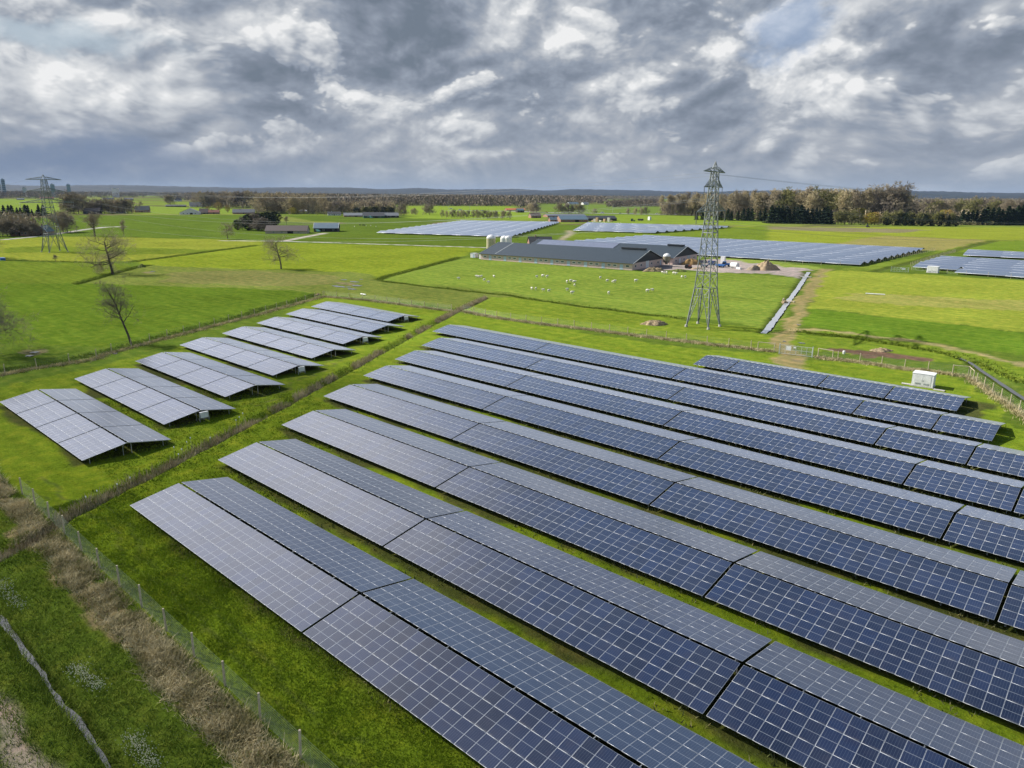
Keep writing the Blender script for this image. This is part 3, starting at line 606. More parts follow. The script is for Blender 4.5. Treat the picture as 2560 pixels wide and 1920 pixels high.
for r, (c, (a, b_)) in enumerate(zip(LC, LX)):
    cuts = [0, .25, .5, .75, 1] if r in (0, 1, 2, 7) else [0, .25, .5, .75, 1] if r == 3 else [0, .26, .5, .75, 1]
    for k in range(4):
        table(a+(b_-a)*cuts[k], a+(b_-a)*cuts[k+1], c, f'pale-shining table, {ORD[k]} from left, {lrow[r]} of the small left block', 'solar tables of the small left block', True, r < 4)
    if r in (1, 3, 5, 7):
        t = thing('inverter_cabinet', f'white inverter cabinet under the right end of the left block{chr(39)}s {lrow[r]}', 'inverter cabinet', (b_+.1, c+TW-.15, 0.), 0., 'inverter cabinets at the table ends')
        q = MB(); q.box(0, .3, -.0, 1.1, .55, 1.35); q.obj('box', CAB, t)
        q = MB(); q.box(-.02, .32, -.06, 1.16, 1.352, 1.40); q.obj('lid', CAB, t)
        for yy in (-.12, 1.22): q = MB(); q.box(.1, .18, yy-.04, yy+.04, 0, 1.2); q.obj('leg', STEEL, t)
        q = MB(); q.box(.12, .16, -.3, 1.4, .50, .54); q.box(.12, .16, -.3, 1.4, .34, .38); q.obj('rail', STEEL, t)
# ---- far solar fields: one thing per double row
FP = {}
def far_rows(P0, P1, P2, P3, n, name_, group, mid=None):
    """P0 near-left, P1 near-right, P2 far-right, P3 far-left; rows run left to right"""
    P0, P1, P2, P3 = map(np.array, (P0, P1, P2, P3))
    for k in range(n):
        t0 = k/n; a = P0+(P3-P0)*t0; b_ = P1+(P2-P1)*t0
        if mid is not None:
            a, b_ = mid(k, a, b_)
        d = b_-a; Lr = float(np.hypot(*d)); rz = math.atan2(d[1], d[0]); stp = float(np.hypot(*((P3-P0)/n)))
        wv = 2*TW+GAP; s = min(1.3, stp/ wv*.93)
        t = thing('solar_table_row', f'{ORD[k]} long row from the front, {name_}', 'solar row', (a[0], a[1], 0), rz, group)
        nsec = max(1, int(Lr/16)); 
        for side in (0, 1):
            V, Fq, MI, U = module_arrays(nsec, Lr/nsec, Lr/nsec-.05, (0,))
            edge = (V[:, 1] > fw_*.5) & (V[:, 1] < fw_*1.5); V[:, 1] = np.where(edge, .16, V[:, 1]); edge = (V[:, 1] > MH-.004-fw_*1.5) & (V[:, 1] < MH-.004-fw_*.5); V[:, 1] = np.where(edge, MH-.004-.09, V[:, 1])
            sl_ = V[:, 1]*3*s; zz = V[:, 2].copy(); V[:, 1] = sl_*ct-zz*st_; V[:, 2] = .9+sl_*st_*1.1+zz*ct
            if side: V[:, 1] = wv*s-V[:, 1]; V[:, 0] = Lr-V[:, 0]
            me = fmesh('panel_face', V, Fq, [FRAME, FARGLASS, BACK], MI); ul = me.uv_layers.new(name='UVMap'); ul.data.foreach_set('uv', U.ravel()); link('panel_face', me, t)
        q = MB()
        for j in range(int(Lr/14)+1):
            xx = min(1.+j*14., Lr-.5); q.box(xx-.08, xx+.08, .8*s, .9*s, -.2, .95); q.box(xx-.08, xx+.08, (wv-.9)*s, (wv-.8)*s, -.2, .95); q.box(xx-.06, xx+.06, wv*.5*s-.05, wv*.5*s+.05, -.2, 1.85)
        q.obj('posts', STEEL, t)
g = lambda *p: G(*p)
# behind the barns
def midB(k, a, b_):
    a2 = np.array([-306+ k*.0, a[1]]); 
    return (a if k > 4 else a), b_
far_rows((-300.5, 352), (-107.7, 363.8), (-112.6, 504.6), (-306, 495), 11, 'solar field behind the long barns', 'far solar rows behind the barns')
far_rows(g('c2', 1040, 560, .7), g('c3', 0, 595, .7), g('c3', 420, 472, .7), g('c2', 1790, 460, .7), 15, 'farthest solar field left of the farm', 'far solar rows beyond the meadow')
far_rows(g('c3', 525, 540, .7), g('c3', 1240, 562, .7), g('c3', 1915, 512, .7), g('c3', 640, 477, .7), 10, 'solar field in front of the brick farm', 'far solar rows before the brick farm')
D0, D1 = g('c4', 1615, 905, .7), g('c4', 2330, 955, .7)
far_rows((-67.5, 357.7), (25, 352), (20, 382), (-68, 384), 2, 'right solar field, front part', 'far solar rows on the right')
far_rows((-87.2, 371.), (-69., 370), (-69., 383), (-88.5, 383), 1, 'short stub of the right solar field', 'far solar rows on the right')
far_rows((-89, 386.), (20, 386), (18, 446), (-91, 446), 5, 'right solar field, main part', 'far solar rows on the right')
far_rows((-86, 470.), (20, 476), (14, 512), (-92, 512), 3, 'right solar field, back part', 'far solar rows on the right')
# ================================================================== FENCES, GATES, KIOSK
WOODP = mat('fence_post_wood', (.52, .44, .31), .85, 0, .3, 6.); WIRE = mat('fence_wire', (.20, .26, .18), .5, .2); CONC = mat('concrete', (.45, .43, .40), .85, 0, .2, 2.)
q = MB(); q.tube((0, 0, -.3), (0, 0, 1.95), .085, .075, 7); POSTM = q.mesh('post', WOODP)
def fence(name_pl, label, step, wires=9, ht=1.8, wr=.006, posts=True):
    pl = np.array(name_pl); seg = np.hypot(*(pl[1:]-pl[:-1]).T); s = np.concatenate([[0], np.cumsum(seg)]); n = int(round(s[-1]/step)); t = np.linspace(0, s[-1], n+1)
    px_, py_ = np.interp(t, s, pl[:, 0]), np.interp(t, s, pl[:, 1]); o = (px_[0], py_[0])
    th_ = thing('wire_fence', label, 'fence', (o[0], o[1], 0))
    for k in range(n+1):
        if k < 100: link('post', POSTM, th_, (px_[k]-o[0], py_[k]-o[1], GZ(px_[k], py_[k])), (RNG.normal(0, .02), RNG.normal(0, .02), 0))
    w = MB()
    for k in range(n):
        g0, g1_ = GZ(px_[k], py_[k]), GZ(px_[k+1], py_[k+1])
        for j in range(wires):
            hz_ = .08+(ht-.08)*(j/(wires-1))**1.25; w.tube((px_[k]-o[0], py_[k]-o[1], g0+hz_), (px_[k+1]-o[0], py_[k+1]-o[1], g1_+hz_), wr, n=3, cap=False)
        m_ = int(step/1.6)
        for j in range(m_):
            f_ = (j+.5)/m_; xx, yy, gg = px_[k]+(px_[k+1]-px_[k])*f_-o[0], py_[k]+(py_[k+1]-py_[k])*f_-o[1], g0+(g1_-g0)*f_; w.tube((xx, yy, gg+.05), (xx, yy, gg+ht), wr*.5, n=3, cap=False)
    w.obj('wire_mesh', WIRE, th_); return th_
fence(FENCES['near'], 'wire game fence on wooden posts along the dry grass strip in the foreground', 4.6, 13, 1.85, .0065)
fence(FENCES['west'], 'wire fence on wooden posts beside the ditch left of the small solar block', 5.5, 8, 1.7, .009)
fence(FENCES['north'], 'wire fence behind the farthest row of the small solar block', 5., 8, 1.7, .009)
fence(FENCES['north2'], 'long wire fence between the big solar block and the sheep pasture', 4.8, 8, 1.7, .009)
fence(FENCES['east'], 'wire fence on posts between the metal gate and the white kiosk corner', 4.4, 8, 1.8, .009)
fence(FENCES['east2'], 'wire fence turning the corner right of the white kiosk along the stream', 3.8, 8, 1.8, .009)
fence([tuple(G('c4', 820, 838)), tuple(G('c4', 1060, 790)), tuple(G('c4', 1440, 718))], 'fence of pale posts at the right end of the solar field behind the barns', 4., 6, 1.9, .014)
fence([tuple(G('c4', 1230, 850)), tuple(G('c4', 1400, 790)), tuple(G('c4', 1620, 722))], 'fence of pale posts along the left side of the right solar field', 4., 6, 1.9, .014)
fence([tuple(G('c4', 1240, 880)), tuple(G('c4', 1700, 925)), tuple(G('c4', 2300, 970))], 'fence of pale posts in front of the right solar field', 8., 6, 1.9, .014)
fence([tuple(G('c4', 0, 812)), tuple(G('c4', 400, 838)), tuple(G('c4', 790, 850))], 'fence of pale posts in front of the solar field behind the barns', 8., 6, 1.9, .014)
RAIL = mat('rail_timber', (.50, .43, .30), .8, 0, .2, 4.)
def rail(p, q_, label):
    th_ = thing('rail_frame', label, 'fence rail', (p[0], p[1], 0)); d = np.array(q_)-np.array(p)
    for a in (0, 1): m_ = MB(); m_.tube((d[0]*a, d[1]*a, -.2), (d[0]*a, d[1]*a, 1.95), .09, .08, 7); m_.obj('post', RAIL, th_)
    m_ = MB(); m_.tube((0, 0, 1.9), (d[0], d[1], 1.9), .06, n=6); m_.obj('rail', RAIL, th_)
rail(G('d4', 430, 185), G('d4', 555, 205), 'timber rail frame just right of the metal gate')
rail(G('c4', -90, 1578), G('c4', 52, 1592), 'timber rail frame just left of the metal gate')
rail(G('d4', 1590, 338), G('d4', 1728, 350), 'long timber rail frame on the fence corner beyond the white kiosk')
rail(G('d4', 1728, 350), G('d4', 1770, 390), 'short slanting timber rail on the fence corner beyond the white kiosk')
GALV = mat('gate_galvanised', (.62, .65, .66), .4, .3); PAPER = mat('sign_white', (.85, .86, .87), .5)
def gate(p, q_, label, signs):
    d = np.array(q_)-np.array(p); L = float(np.hypot(*d)); th_ = thing('metal_gate', label, 'gate', (p[0], p[1], 0), math.atan2(d[1], d[0]))
    for x_ in (0, L): m_ = MB(); m_.box(x_-.08, x_+.08, -.08, .08, -.2, 2.25); m_.obj('post', GALV, th_)
    for i in range(2):
        m_ = MB(); a, b_ = .12+i*(L/2-.04), L/2-.06+i*(L/2-.06)
        for z_ in (.18, 1.1, 2.0): m_.box(a, b_, -.03, .03, z_-.035, z_+.035)
        for k in range(4): xx = a+(b_-a)*k/3; m_.box(xx-.03, xx+.03, -.025, .025, .15, 2.03)
        m_.obj('gate_leaf', GALV, th_)
        m_ = MB()
        for k in range(int((b_-a)/.11)): xx = a+k*.11; m_.box(xx-.006, xx+.006, -.006, .006, .2, 2.0)
        m_.obj('bars', GALV, th_)
    for (u, v, w, h) in signs: m_ = MB(); m_.box(L*u, L*u+w, -.06, -.04, v, v+h); m_.obj('sign_board', PAPER, th_)
gate(G('c4', 95, 1605), G('c4', 380, 1638), 'galvanised double gate with white sign boards at the track end, before the pylon', [(.2, .95, 1.0, .9), (.42, 1.5, .5, .35)])
gate(G('c4', 1062, 895), G('c4', 1212, 902), 'small far gate of the right solar field beside the distant white kiosk', [(.6, 1.0, 1.4, .8), (.5, 1.6, .8, .35)])
KW = mat('kiosk_paint', (.78, .78, .77), .5, 0, .06, 2.)
def kiosk(p, w, dpt, h, label, rz):
    th_ = thing('transformer_kiosk', label, 'transformer kiosk', (p[0], p[1], 0), rz)
    m_ = MB(); m_.box(-.12, w+.12, -.12, dpt+.12, -.2, .22); m_.obj('plinth', CONC, th_)
    m_ = MB(); m_.box(0, w, 0, dpt, .222, h); m_.obj('body', KW, th_)
    m_ = MB(); m_.prism([(-.06, h+.002), (w+.06, h+.002), (w+.06, h+.07), (w/2, h+.13), (-.06, h+.07)], -.06, dpt+.06); m_.obj('roof', KW, th_)
    for a in (0, 1):
        m_ = MB(); x0 = .35+a*(w-.7)/2; m_.box(x0+.02, x0+(w-.7)/2-.02, -.035, -.003, .32, h-.12); dr = m_.obj('door', mat('kiosk_door', (.70, .70, .68), .5), th_)
        m_ = MB()
        for k in range(5): m_.box(x0+.2, x0+(w-.7)/2-.2, -.05, -.037, .45+k*.07, .48+k*.07)
        m_.obj('louvre', STEEL, dr)
        m_ = MB(); hx = x0+(w-.7)/2-.12 if a == 0 else x0+.12; m_.box(hx-.02, hx+.02, -.07, -.037, 1.1, 1.3); m_.obj('handle', STEEL, dr)
    m_ = MB(); m_.box(w+.003, w+.03, .3, dpt-.3, .4, h-.2); m_.obj('side_panel', KW, th_); return th_
kp = G('d4', 1235, 430); kiosk(kp, 3.3, 2.3, 2.35, 'white transformer kiosk on the grass behind the short solar row', .06)
q = MB(); q.box(-1.6, -.2, .1, .7, 0, .14); tag(q.obj('paving_slab', CONC, None, (kp[0], kp[1], .05)), 'pale concrete slab lying left of the white transformer kiosk', 'slab')
q = MB(); q.box(3.6, 5.3, -.6, .0, 0, .14); tag(q.obj('paving_slab', CONC, None, (kp[0], kp[1], .05)), 'pale concrete slab lying right of the white transformer kiosk', 'slab')
kiosk(G('c4', 1368, 903), 4.3, 3., 2.7, 'small distant white kiosk in front of the right solar field', 0.)
# marker stakes along the reed ditch
q = MB(); q.tube((0, 0, -.2), (0, 0, 1.35), .014, n=5); STK = q.mesh('stake', mat('stake_cane', (.45, .47, .35), .7)); q = MB(); q.lathe(0, 0, [(.03, 1.30), (.07, 1.34), (.07, 1.46), (.03, 1.50)], 8); SCAP = q.mesh('white_cap', PAPER)
stk = [(752, 1395), (850, 1355), (1020, 1270), (1132, 1215), (1513, 985), (1548, 1005), (1577, 980), (1624, 940), (1655, 905), (1822, 860), (2046, 730), (2075, 710), (2105, 680)]
for k, (a, b_) in enumerate(stk):
    g = G('d1', a, b_); t = thing('marker_stake', f'thin white-capped stake by the reed ditch, {ORD[k]} counted from the foreground', 'marker stake', (g[0], g[1], GZ(*g)), 0, 'white-capped stakes along the reed ditch'); link('stake', STK, t); link('white_cap', SCAP, t)

# ================================================================== PYLONS AND LINES
PYL = mat('pylon_steel', (.19, .21, .205), .55, .2, .35, .5); INS = mat('insulator_glass', (.12, .13, .13), .3)
def pylon(label, pos, base, ang, arms, rz_arm, mem=.09):
    t = thing('lattice_pylon', label, 'pylon', (pos[0], pos[1], 0), 0.)
    zs = [0, 9.7, 13.2, 16.6, 20., 23.3, 25.8, 28.4, 30.6, 32.4, 34.1, 35.9, 37.6]; ws = [base, base*.66, base*.60, base*.54, base*.49, base*.44, base*.39, base*.35, base*.32, base*.30, base*.28, base*.25, base*.22]
    ca_, sa_ = math.cos(ang), math.sin(ang)
    def cn(i, k): sx_, sy_ = [(1, 1), (-1, 1), (-1, -1), (1, -1)][k % 4]; a, b_ = sx_*ws[i], sy_*ws[i]; return np.array([a*ca_-b_*sa_, a*sa_+b_*ca_, zs[i]])
    b = MB()
    for k in range(4):
        for i in range(len(zs)-1): b.tube(cn(i, k), cn(i+1, k), mem*(1.35 if i == 0 else 1.), n=4)
    for k in range(4):
        f0, f1_, t0, t1 = cn(0, k), cn(0, k+1), cn(1, k), cn(1, k+1); mid_ = (t0+t1)/2
        b.tube(f0, mid_, mem*.7, n=4); b.tube(f1_, mid_, mem*.7, n=4); b.tube(t0, t1, mem*.7, n=4)
        for q_ in (.3, .55, .8):
            l0 = f0+(t0-f0)*q_; l1 = f0+(mid_-f0)*q_; r0 = f1_+(t1-f1_)*q_; r1 = f1_+(mid_-f1_)*q_
            b.tube(l0, l1, mem*.4, n=3); b.tube(r0, r1, mem*.4, n=3); b.tube(l1, f0+(t0-f0)*(q_+.2), mem*.4, n=3); b.tube(r1, f1_+(t1-f1_)*(q_+.2), mem*.4, n=3)
        for i in range(1, len(zs)-1):
            b.tube(cn(i, k), cn(i+1, k+1), mem*.5, n=4); b.tube(cn(i, k+1), cn(i+1, k), mem*.5, n=4)
            if i in (1, 5, 7, 10, 11): b.tube(cn(i+1, k), cn(i+1, k+1), mem*.55, n=4)
            if i == 4: b.tube(cn(i+1, k), cn(i+1, k+1), mem*.9, n=4)
    b.obj('lattice_body', PYL, t)
    b = MB()
    for k in range(4): b.tube(cn(12, k), (0, 0, 40.), mem*.6, n=4)
    b.obj('peak', PYL, t)
    for k in range(4): b = MB(); p = cn(0, k); b.tube((p[0], p[1], -.4), (p[0], p[1], .5), .42, .34, 10); b.obj('footing', CONC, t)
    ad = np.array([math.cos(rz_arm), math.sin(rz_arm), 0.]); an = np.array([-ad[1], ad[0], 0.]); tips = []
    for ai, (zi, half, up) in enumerate(arms):
        b = MB(); w = ws[min(range(len(zs)), key=lambda i: abs(zs[i]-zi))]
        for s in (-1, 1):
            tip = ad*s*half+np.array([0, 0, zi])
            for s2 in (-1, 1):
                r0 = ad*s*w+an*s2*w+np.array([0, 0, zi]); b.tube(r0, tip, mem*.95, n=4); r1 = ad*s*w*.9+an*s2*w*.9+np.array([0, 0, zi+up]); b.tube(r0, tip, mem*.75, n=4); b.tube(r1, tip, mem*.6, n=4)
                for q_ in (.25, .5, .75): b.tube(r0+(tip-r0)*q_, r1+(tip-r1)*q_, mem*.4, n=3); b.tube(r0+(tip-r0)*q_, r1+(tip-r1)*max(q_-.25, 0), mem*.4, n=3)
            for q_ in (.0, .25, .5, .75):
                a_ = ad*s*w+an*w+np.array([0, 0, zi]); b_ = ad*s*w-an*w+np.array([0, 0, zi]); b.tube(a_+(tip-a_)*q_, b_+(tip-b_)*q_, mem*.45, n=3); b.tube(a_+(tip-a_)*q_, b_+(tip-b_)*min(q_+.25, 1), mem*.4, n=3)
        b.obj('crossarm', PYL, t)
        for s in (-1, 1):
            tip = ad*s*half+np.array([0, 0, zi]); ln = 2.7 if ai else .5
            if ai:
                b = MB(); p_ = []; 
                for j in range(14): zz = -ln+j*ln/14; p_ += [(.05, zz), (.16, zz+.05), (.05, zz+.12)]
                b.lathe(0, 0, [(r_, z_) for r_, z_ in p_], 8); o = b.obj('insulator', INS, t, tuple(tip))
            tips.append(np.array([pos[0], pos[1], 0])+tip-np.array([0, 0, ln]))
    return tips
ARM = [(37.6, 8.2, 1.1), (34.1, 7.0, 1.9), (28.4, 11.2, 2.2)]
RP, LP = np.array([-84.4, 164.9]), np.array([-445.5, 123.]); RARM = math.atan2(.985, -.17)
tR = pylon('tall grey lattice pylon standing on the grass behind the big solar block', RP, 3.05, 0.0, ARM, RARM, .135)
tL = pylon('distant lattice pylon with wide arms in the yellow field on the left', LP, 4.6, .12, [(37.5, 8.6, 1.4), (31.6, 9.2, 1.6), (25.8, 13., 1.8)], math.atan2(.99, -.12), .18)
NP = RP+np.array([.31, .95])*360; na = math.atan2(.31, -.95)
tN = []
for zi, half, up in ARM:
    for s in (-1, 1): tN.append(np.array([NP[0]+s*half*math.cos(na)*-1, NP[1]+s*half*math.sin(na)*-1, zi-2.7]))
ZP = LP+np.array([-.98, -.2])*330
CABLE = mat('cable', (.22, .23, .24), .5, .3)
def cable(a, b_, sag, label, rad):
    a, b_ = np.array(a), np.array(b_); n = 40; m_ = MB(); pts_ = []
    for i in range(n+1): f_ = i/n; p = a+(b_-a)*f_; p[2] -= 4*sag*f_*(1-f_); pts_.append(p)
    for i in range(n): m_.tube(pts_[i], pts_[i+1], rad, n=4, cap=False)
    tag(m_.obj('power_cable', CABLE), label, 'power cable', 'high-voltage cables of the pylon line')
nm = ['top arm, left', 'top arm, right', 'middle arm, left', 'middle arm, right', 'lowest arm, left', 'lowest arm, right']
for i in range(6):
    cable(tL[i], tR[i], 9.5 if i > 1 else 7., f'cable from the distant left pylon to the near pylon, {nm[i]} tip', .021)
    cable(tR[i], tN[5-i if False else i], 8. if i > 1 else 5., f'cable running from the near pylon out to the right, {nm[i]} tip', .021)
    cable(tL[i], np.array([ZP[0], ZP[1], tL[i][2]]), 9., f'cable leaving the distant left pylon to the left edge, {nm[i]} tip', .03)

# ================================================================== BUILDINGS
def wallm(c, nm): return mat('wall_'+nm, c, .85, 0, .15, 2.)
def roofm(c, nm): return mat('roof_'+nm, c, .55, 0, .18, 1.2)
GLS = mat('window_glass', (.06, .08, .10), .1, 0, .1, 1., .8); WHT = mat('white_trim', (.75, .75, .73), .6); DRK = mat('dark_opening', (.015, .015, .017), .8)
def gable(name, label, cat, P0, P1, dep, eave, ridge, wm_, rm_, gm_=None, along=True, over=.4, trim=None, wins=(), doors=(), endw=(), group=None, chim=0, sky_=0):
    """ridge runs along P0->P1 when along, else away from the viewer"""
    P0, P1 = np.array(P0), np.array(P1); d = P1-P0; L = float(np.hypot(*d)); t = thing(name, label, cat, (P0[0], P0[1], 0), math.atan2(d[1], d[0]), group)
    b = MB(); b.box(0, L, 0, dep, -.3, eave)
    b.obj('wall', wm_, t)
    gb = MB(); rf = MB(); s = .14
    def sl(lo, hi, a0, a1, flip):
        # roof plane from eave to ridge as a slab
        (y0, z0), (y1, z1) = lo, hi
        vs = [(a0, y0, z0), (a1, y0, z0), (a1, y1, z1), (a0, y1, z1), (a0, y0, z0+s), (a1, y0, z0+s), (a1, y1, z1+s), (a0, y1, z1+s)]
        if not along: vs = [(y, x_, z_) for x_, y, z_ in vs]
        rf.add(vs, [(3, 2, 1, 0), (4, 5, 6, 7), (0, 1, 5, 4), (2, 3, 7, 6), (1, 2, 6, 5), (3, 0, 4, 7)])
    A, W_ = (L, dep) if along else (dep, L); k = (ridge-eave)/(W_/2); zo = eave-over*k
    sl((-over, zo+.02), (W_/2-.003, ridge+.02), -over, A+over, 0); sl((W_+over, zo+.02), (W_/2+.003, ridge+.02), -over, A+over, 1)
    pr = [(0, eave+.003), (W_, eave+.003), (W_/2, ridge-.01)]
    if along:
        vs = [(.0, y, z_) for y, z_ in pr]+[(A, y, z_) for y, z_ in pr]
        vs = [(v[0]+(.003 if i < 3 else -.003), v[1], v[2]) for i, v in enumerate(vs)]
        gb.add(vs, [(0, 2, 1), (3, 4, 5), (0, 1, 4, 3), (1, 2, 5, 4), (2, 0, 3, 5)])
    else: gb.prism(pr, .003, A-.003)
    gb.obj('gable', gm_ or wm_, t); ro = rf.obj('roof', rm_, t)
    if chim:
        b = MB(); cx_, cy_ = (A*chim, W_/2) if along else (W_/2, A*chim); b.box(cx_-.4, cx_+.4, cy_-.35, cy_+.35, ridge-.6, ridge+1.1); b.obj('chimney', wm_, ro)
    if trim:
        b = MB()
        for e in (-over-.03, A+over+.03):
            for sg in (0, 1):
                p0 = (e, -over if sg == 0 else W_+over, zo+.1); p1 = (e, W_/2, ridge+.12)
                if not along: p0, p1 = (p0[1], p0[0], p0[2]), (p1[1], p1[0], p1[2])
                b.tube(p0, p1, .13, n=4)
        b.obj('verge_trim', trim, ro)
    for (u, z0, w, h) in wins:
        b = MB(); b.box(u-w/2, u+w/2, -.05, -.003, z0, z0+h); fr = b.obj('window', WHT, t); b = MB(); fb = .24 if h == 1.05 else .09; b.box(u-w/2+fb, u+w/2-fb, -.07, -.053, z0+fb, z0+h-fb); b.obj('pane', GLS, fr)
    for (u, z0, w, h, dm_) in doors: b = MB(); b.box(u-w/2, u+w/2, -.06, -.003, z0, z0+h); b.obj('door', dm_, t)
    for (v_, z0, w, h, dm_) in endw:
        b = MB(); b.box(L+.003, L+.06, v_-w/2, v_+w/2, z0, z0+h); o = b.obj('window' if h < 1.5 else 'door', dm_ if h >= 1.5 else WHT, t)
        if h < 1.5: b = MB(); b.box(L+.063, L+.08, v_-w/2+.12, v_+w/2-.12, z0+.12, z0+h-.12); b.obj('pane', GLS, o)
    return t
# the two long barns
DIRB = np.array([.9925, .1222]); NRM = np.array([-DIRB[1], DIRB[0]])
Q = G('c3', 1037, 885); LB = 84.; P0 = Q-DIRB*LB; dep1 = 32.6
rz1 = float(TOP(Q+NRM*dep1/2, 'c3', 712)); ev1 = 3.0
def along_(px_): g = G('c3', px_, 800+px_*85/1037); return float(np.dot(g-P0, DIRB))
dps = [along_(v_) for v_ in (948, 795, 648, 507, 370, 240, 113)]; pitch = (dps[0]-dps[-1])/6
BD = mat('barn_door', (.45, .55, .66), .5); drs, wns = [], []
k = 0
while dps[0]-k*pitch > 2:
    u = dps[0]-k*pitch; drs.append((u, .05, 1.6, 2.3, BD))
    for f_ in (.36, .68):
        if u-pitch*f_ > 1: wns.append((u-pitch*f_, 1.2, 2.0, 1.05))
    k += 1
wns.append((dps[0]+2.9, 1.25, 1.7, .95))
BRK = wallm((.62, .47, .41), 'pink_brick'); DRF = roofm((.035, .048, .060), 'slate'); DKG = mat('dark_cladding', (.022, .028, .034), .6); GTR = mat('grey_trim', (.45, .47, .47), .6)
b1 = gable('livestock_barn', 'long low barn with dark roof and pink brick wall facing the sheep pasture', 'barn', P0, Q, dep1, ev1, rz1, BRK, DRF, DKG, True, .7, GTR, wns, drs,
      [(3.2, 1.1, 1.5, 1.1, WHT), (9., 1.1, 1.5, 1.1, WHT), (15.5, .1, 3.2, 3.0, WHT), (20., 1.1, 1.5, 1.1, WHT), (27., 1.1, 1.5, 1.1, WHT), (30, .1, 1.3, 2.2, BD)])
b = MB(); b.box(LB-13.5, LB-1.5, dep1/2-.9, dep1/2+.9, rz1+.22, rz1+.9); b.obj('ridge_vent', DKG, b1)
b = MB(); b.box(8.7, 8.95, .2, dep1/2-.2, 0, .01); b.v = [(x_, y_, ev1+(rz1-ev1)*y_/(dep1/2)+.17+z_*3) for x_, y_, z_ in b.v]; b.obj('roof_light_strip', GTR, b1)
Q2 = G('c3', 1385, 835); dep2 = 31.5; L2 = 86.; rz2 = float(TOP(Q2+NRM*dep2/2, 'c3', 680))
b2_ = gable('livestock_barn', 'second long dark-roofed barn behind, with grey solar panels on its roof', 'barn', Q2-DIRB*L2, Q2, dep2, 3.2, rz2, BRK, DRF, DKG, True, .7, GTR, [(L2-3, 1.2, 1.8, 1.), (L2-8, 1.2, 1.8, 1.)], [],
      [(4., 1.1, 1.6, 1.1, WHT), (9., .2, 1.6, 2.2, WHT), (14., 1.1, 1.6, 1.1, WHT), (20, .1, 3.4, 3.0, GTR), (27, 1.1, 1.6, 1.1, WHT)])
b = MB(); b.box(L2-9.5, L2-1., dep2/2-.9, dep2/2+.9, rz2+.22, rz2+.9); b.obj('ridge_vent', DKG, b2_)
q = MB(); k2 = (rz2-3.2)/(dep2/2); q.add([(x_, y_, 3.2+k2*y_+.26+z_) for x_, y_, z_ in ((3, 4.5, 0), (50, 4.5, 0), (50, 15., 0), (3, 15., 0), (3, 4.5, .05), (50, 4.5, .05), (50, 15., .05), (3, 15., .05))], [(3, 2, 1, 0), (4, 5, 6, 7), (0, 1, 5, 4), (1, 2, 6, 5), (2, 3, 7, 6), (3, 0, 4, 7)])
PVR = mat('roof_solar_panels', (.16, .17, .22), .25, 0, .1, .5, .9); q.obj('roof_panels', PVR, b2_)
# stall boxes at the left end
for k, (a, w_) in enumerate(((1955, 4.6), (2025, 4.2), (1870, 3.0))):
    g = G('c2', a, 788 if k < 2 else 775); q = MB()
    t = thing('calf_hutch', ['white boxy hutch with a dark opening at the left end of the long barn', 'white boxy hutch nearest the brick wall of the long barn', 'small pale hutch farthest left of the long barn'][k], 'hutch', (g[0]-w_/2, g[1], 0), .12)
    q.box(0, w_, 0, 3., 0, 2.1); q.obj('body', KW, t); q = MB(); q.box(-.1, w_+.1, -.1, 3.1, 2.102, 2.25); q.obj('roof', GTR, t); q = MB(); q.box(w_*.55, w_*.9, -.04, -.003, .1, 1.7); q.obj('opening', DRK if k == 0 else BD, t)
def silo(c, x_, yb, yt, r, label, colm, capm, legs=0.):
    g = G(c, x_, yb); h = float(TOP(g, c, yt)); t = thing('feed_silo', label, 'silo', (g[0], g[1], 0))
    q = MB(); q.lathe(0, 0, [(r*.25, legs*.4) if legs else (r, 0), (r, legs), (r, h-r*.8)], 24); q.obj('tank', colm, t, smooth=False)
    q = MB(); q.lathe(0, 0, [(r+.04, h-r*.8+.003), (r*.95, h-r*.5), (r*.6, h-r*.15), (.12, h)], 24); q.obj('cap', capm, t)
    q = MB(); 
    for i in range(int(h/.5)): q.box(-.22, .22, -r-.12, -r-.09, .3+i*.5, .34+i*.5)
    q.box(-.25, -.21, -r-.13, -r-.08, 0, h-r*.8); q.box(.21, .25, -r-.13, -r-.08, 0, h-r*.8); q.obj('ladder', STEEL, t)
    if legs:
        for i in range(4): a = math.pi/4+i*math.pi/2; q = MB(); q.tube((r*.85*math.cos(a), r*.85*math.sin(a), -.1), (r*.85*math.cos(a), r*.85*math.sin(a), legs+.3), .09, n=6); q.obj('leg', STEEL, t)
silo('c2', 2031, 720, 575, 2.6, 'tall cream silo with white cap at the left end of the long barn', mat('silo_cream', (.50, .46, .28), .5), KW)
silo('c2', 2146, 720, 583, 2.3, 'left one of the two white silos behind the barn roof', KW, KW)
silo('c2', 2180, 722, 583, 2.0, 'right one of the two white silos behind the barn roof', KW, KW)
silo('c3', 1333, 850, 737, 1.7, 'brownish silo on legs with white cap between the two barn gables', mat('silo_brown', (.30, .26, .17), .5), KW, 2.6)
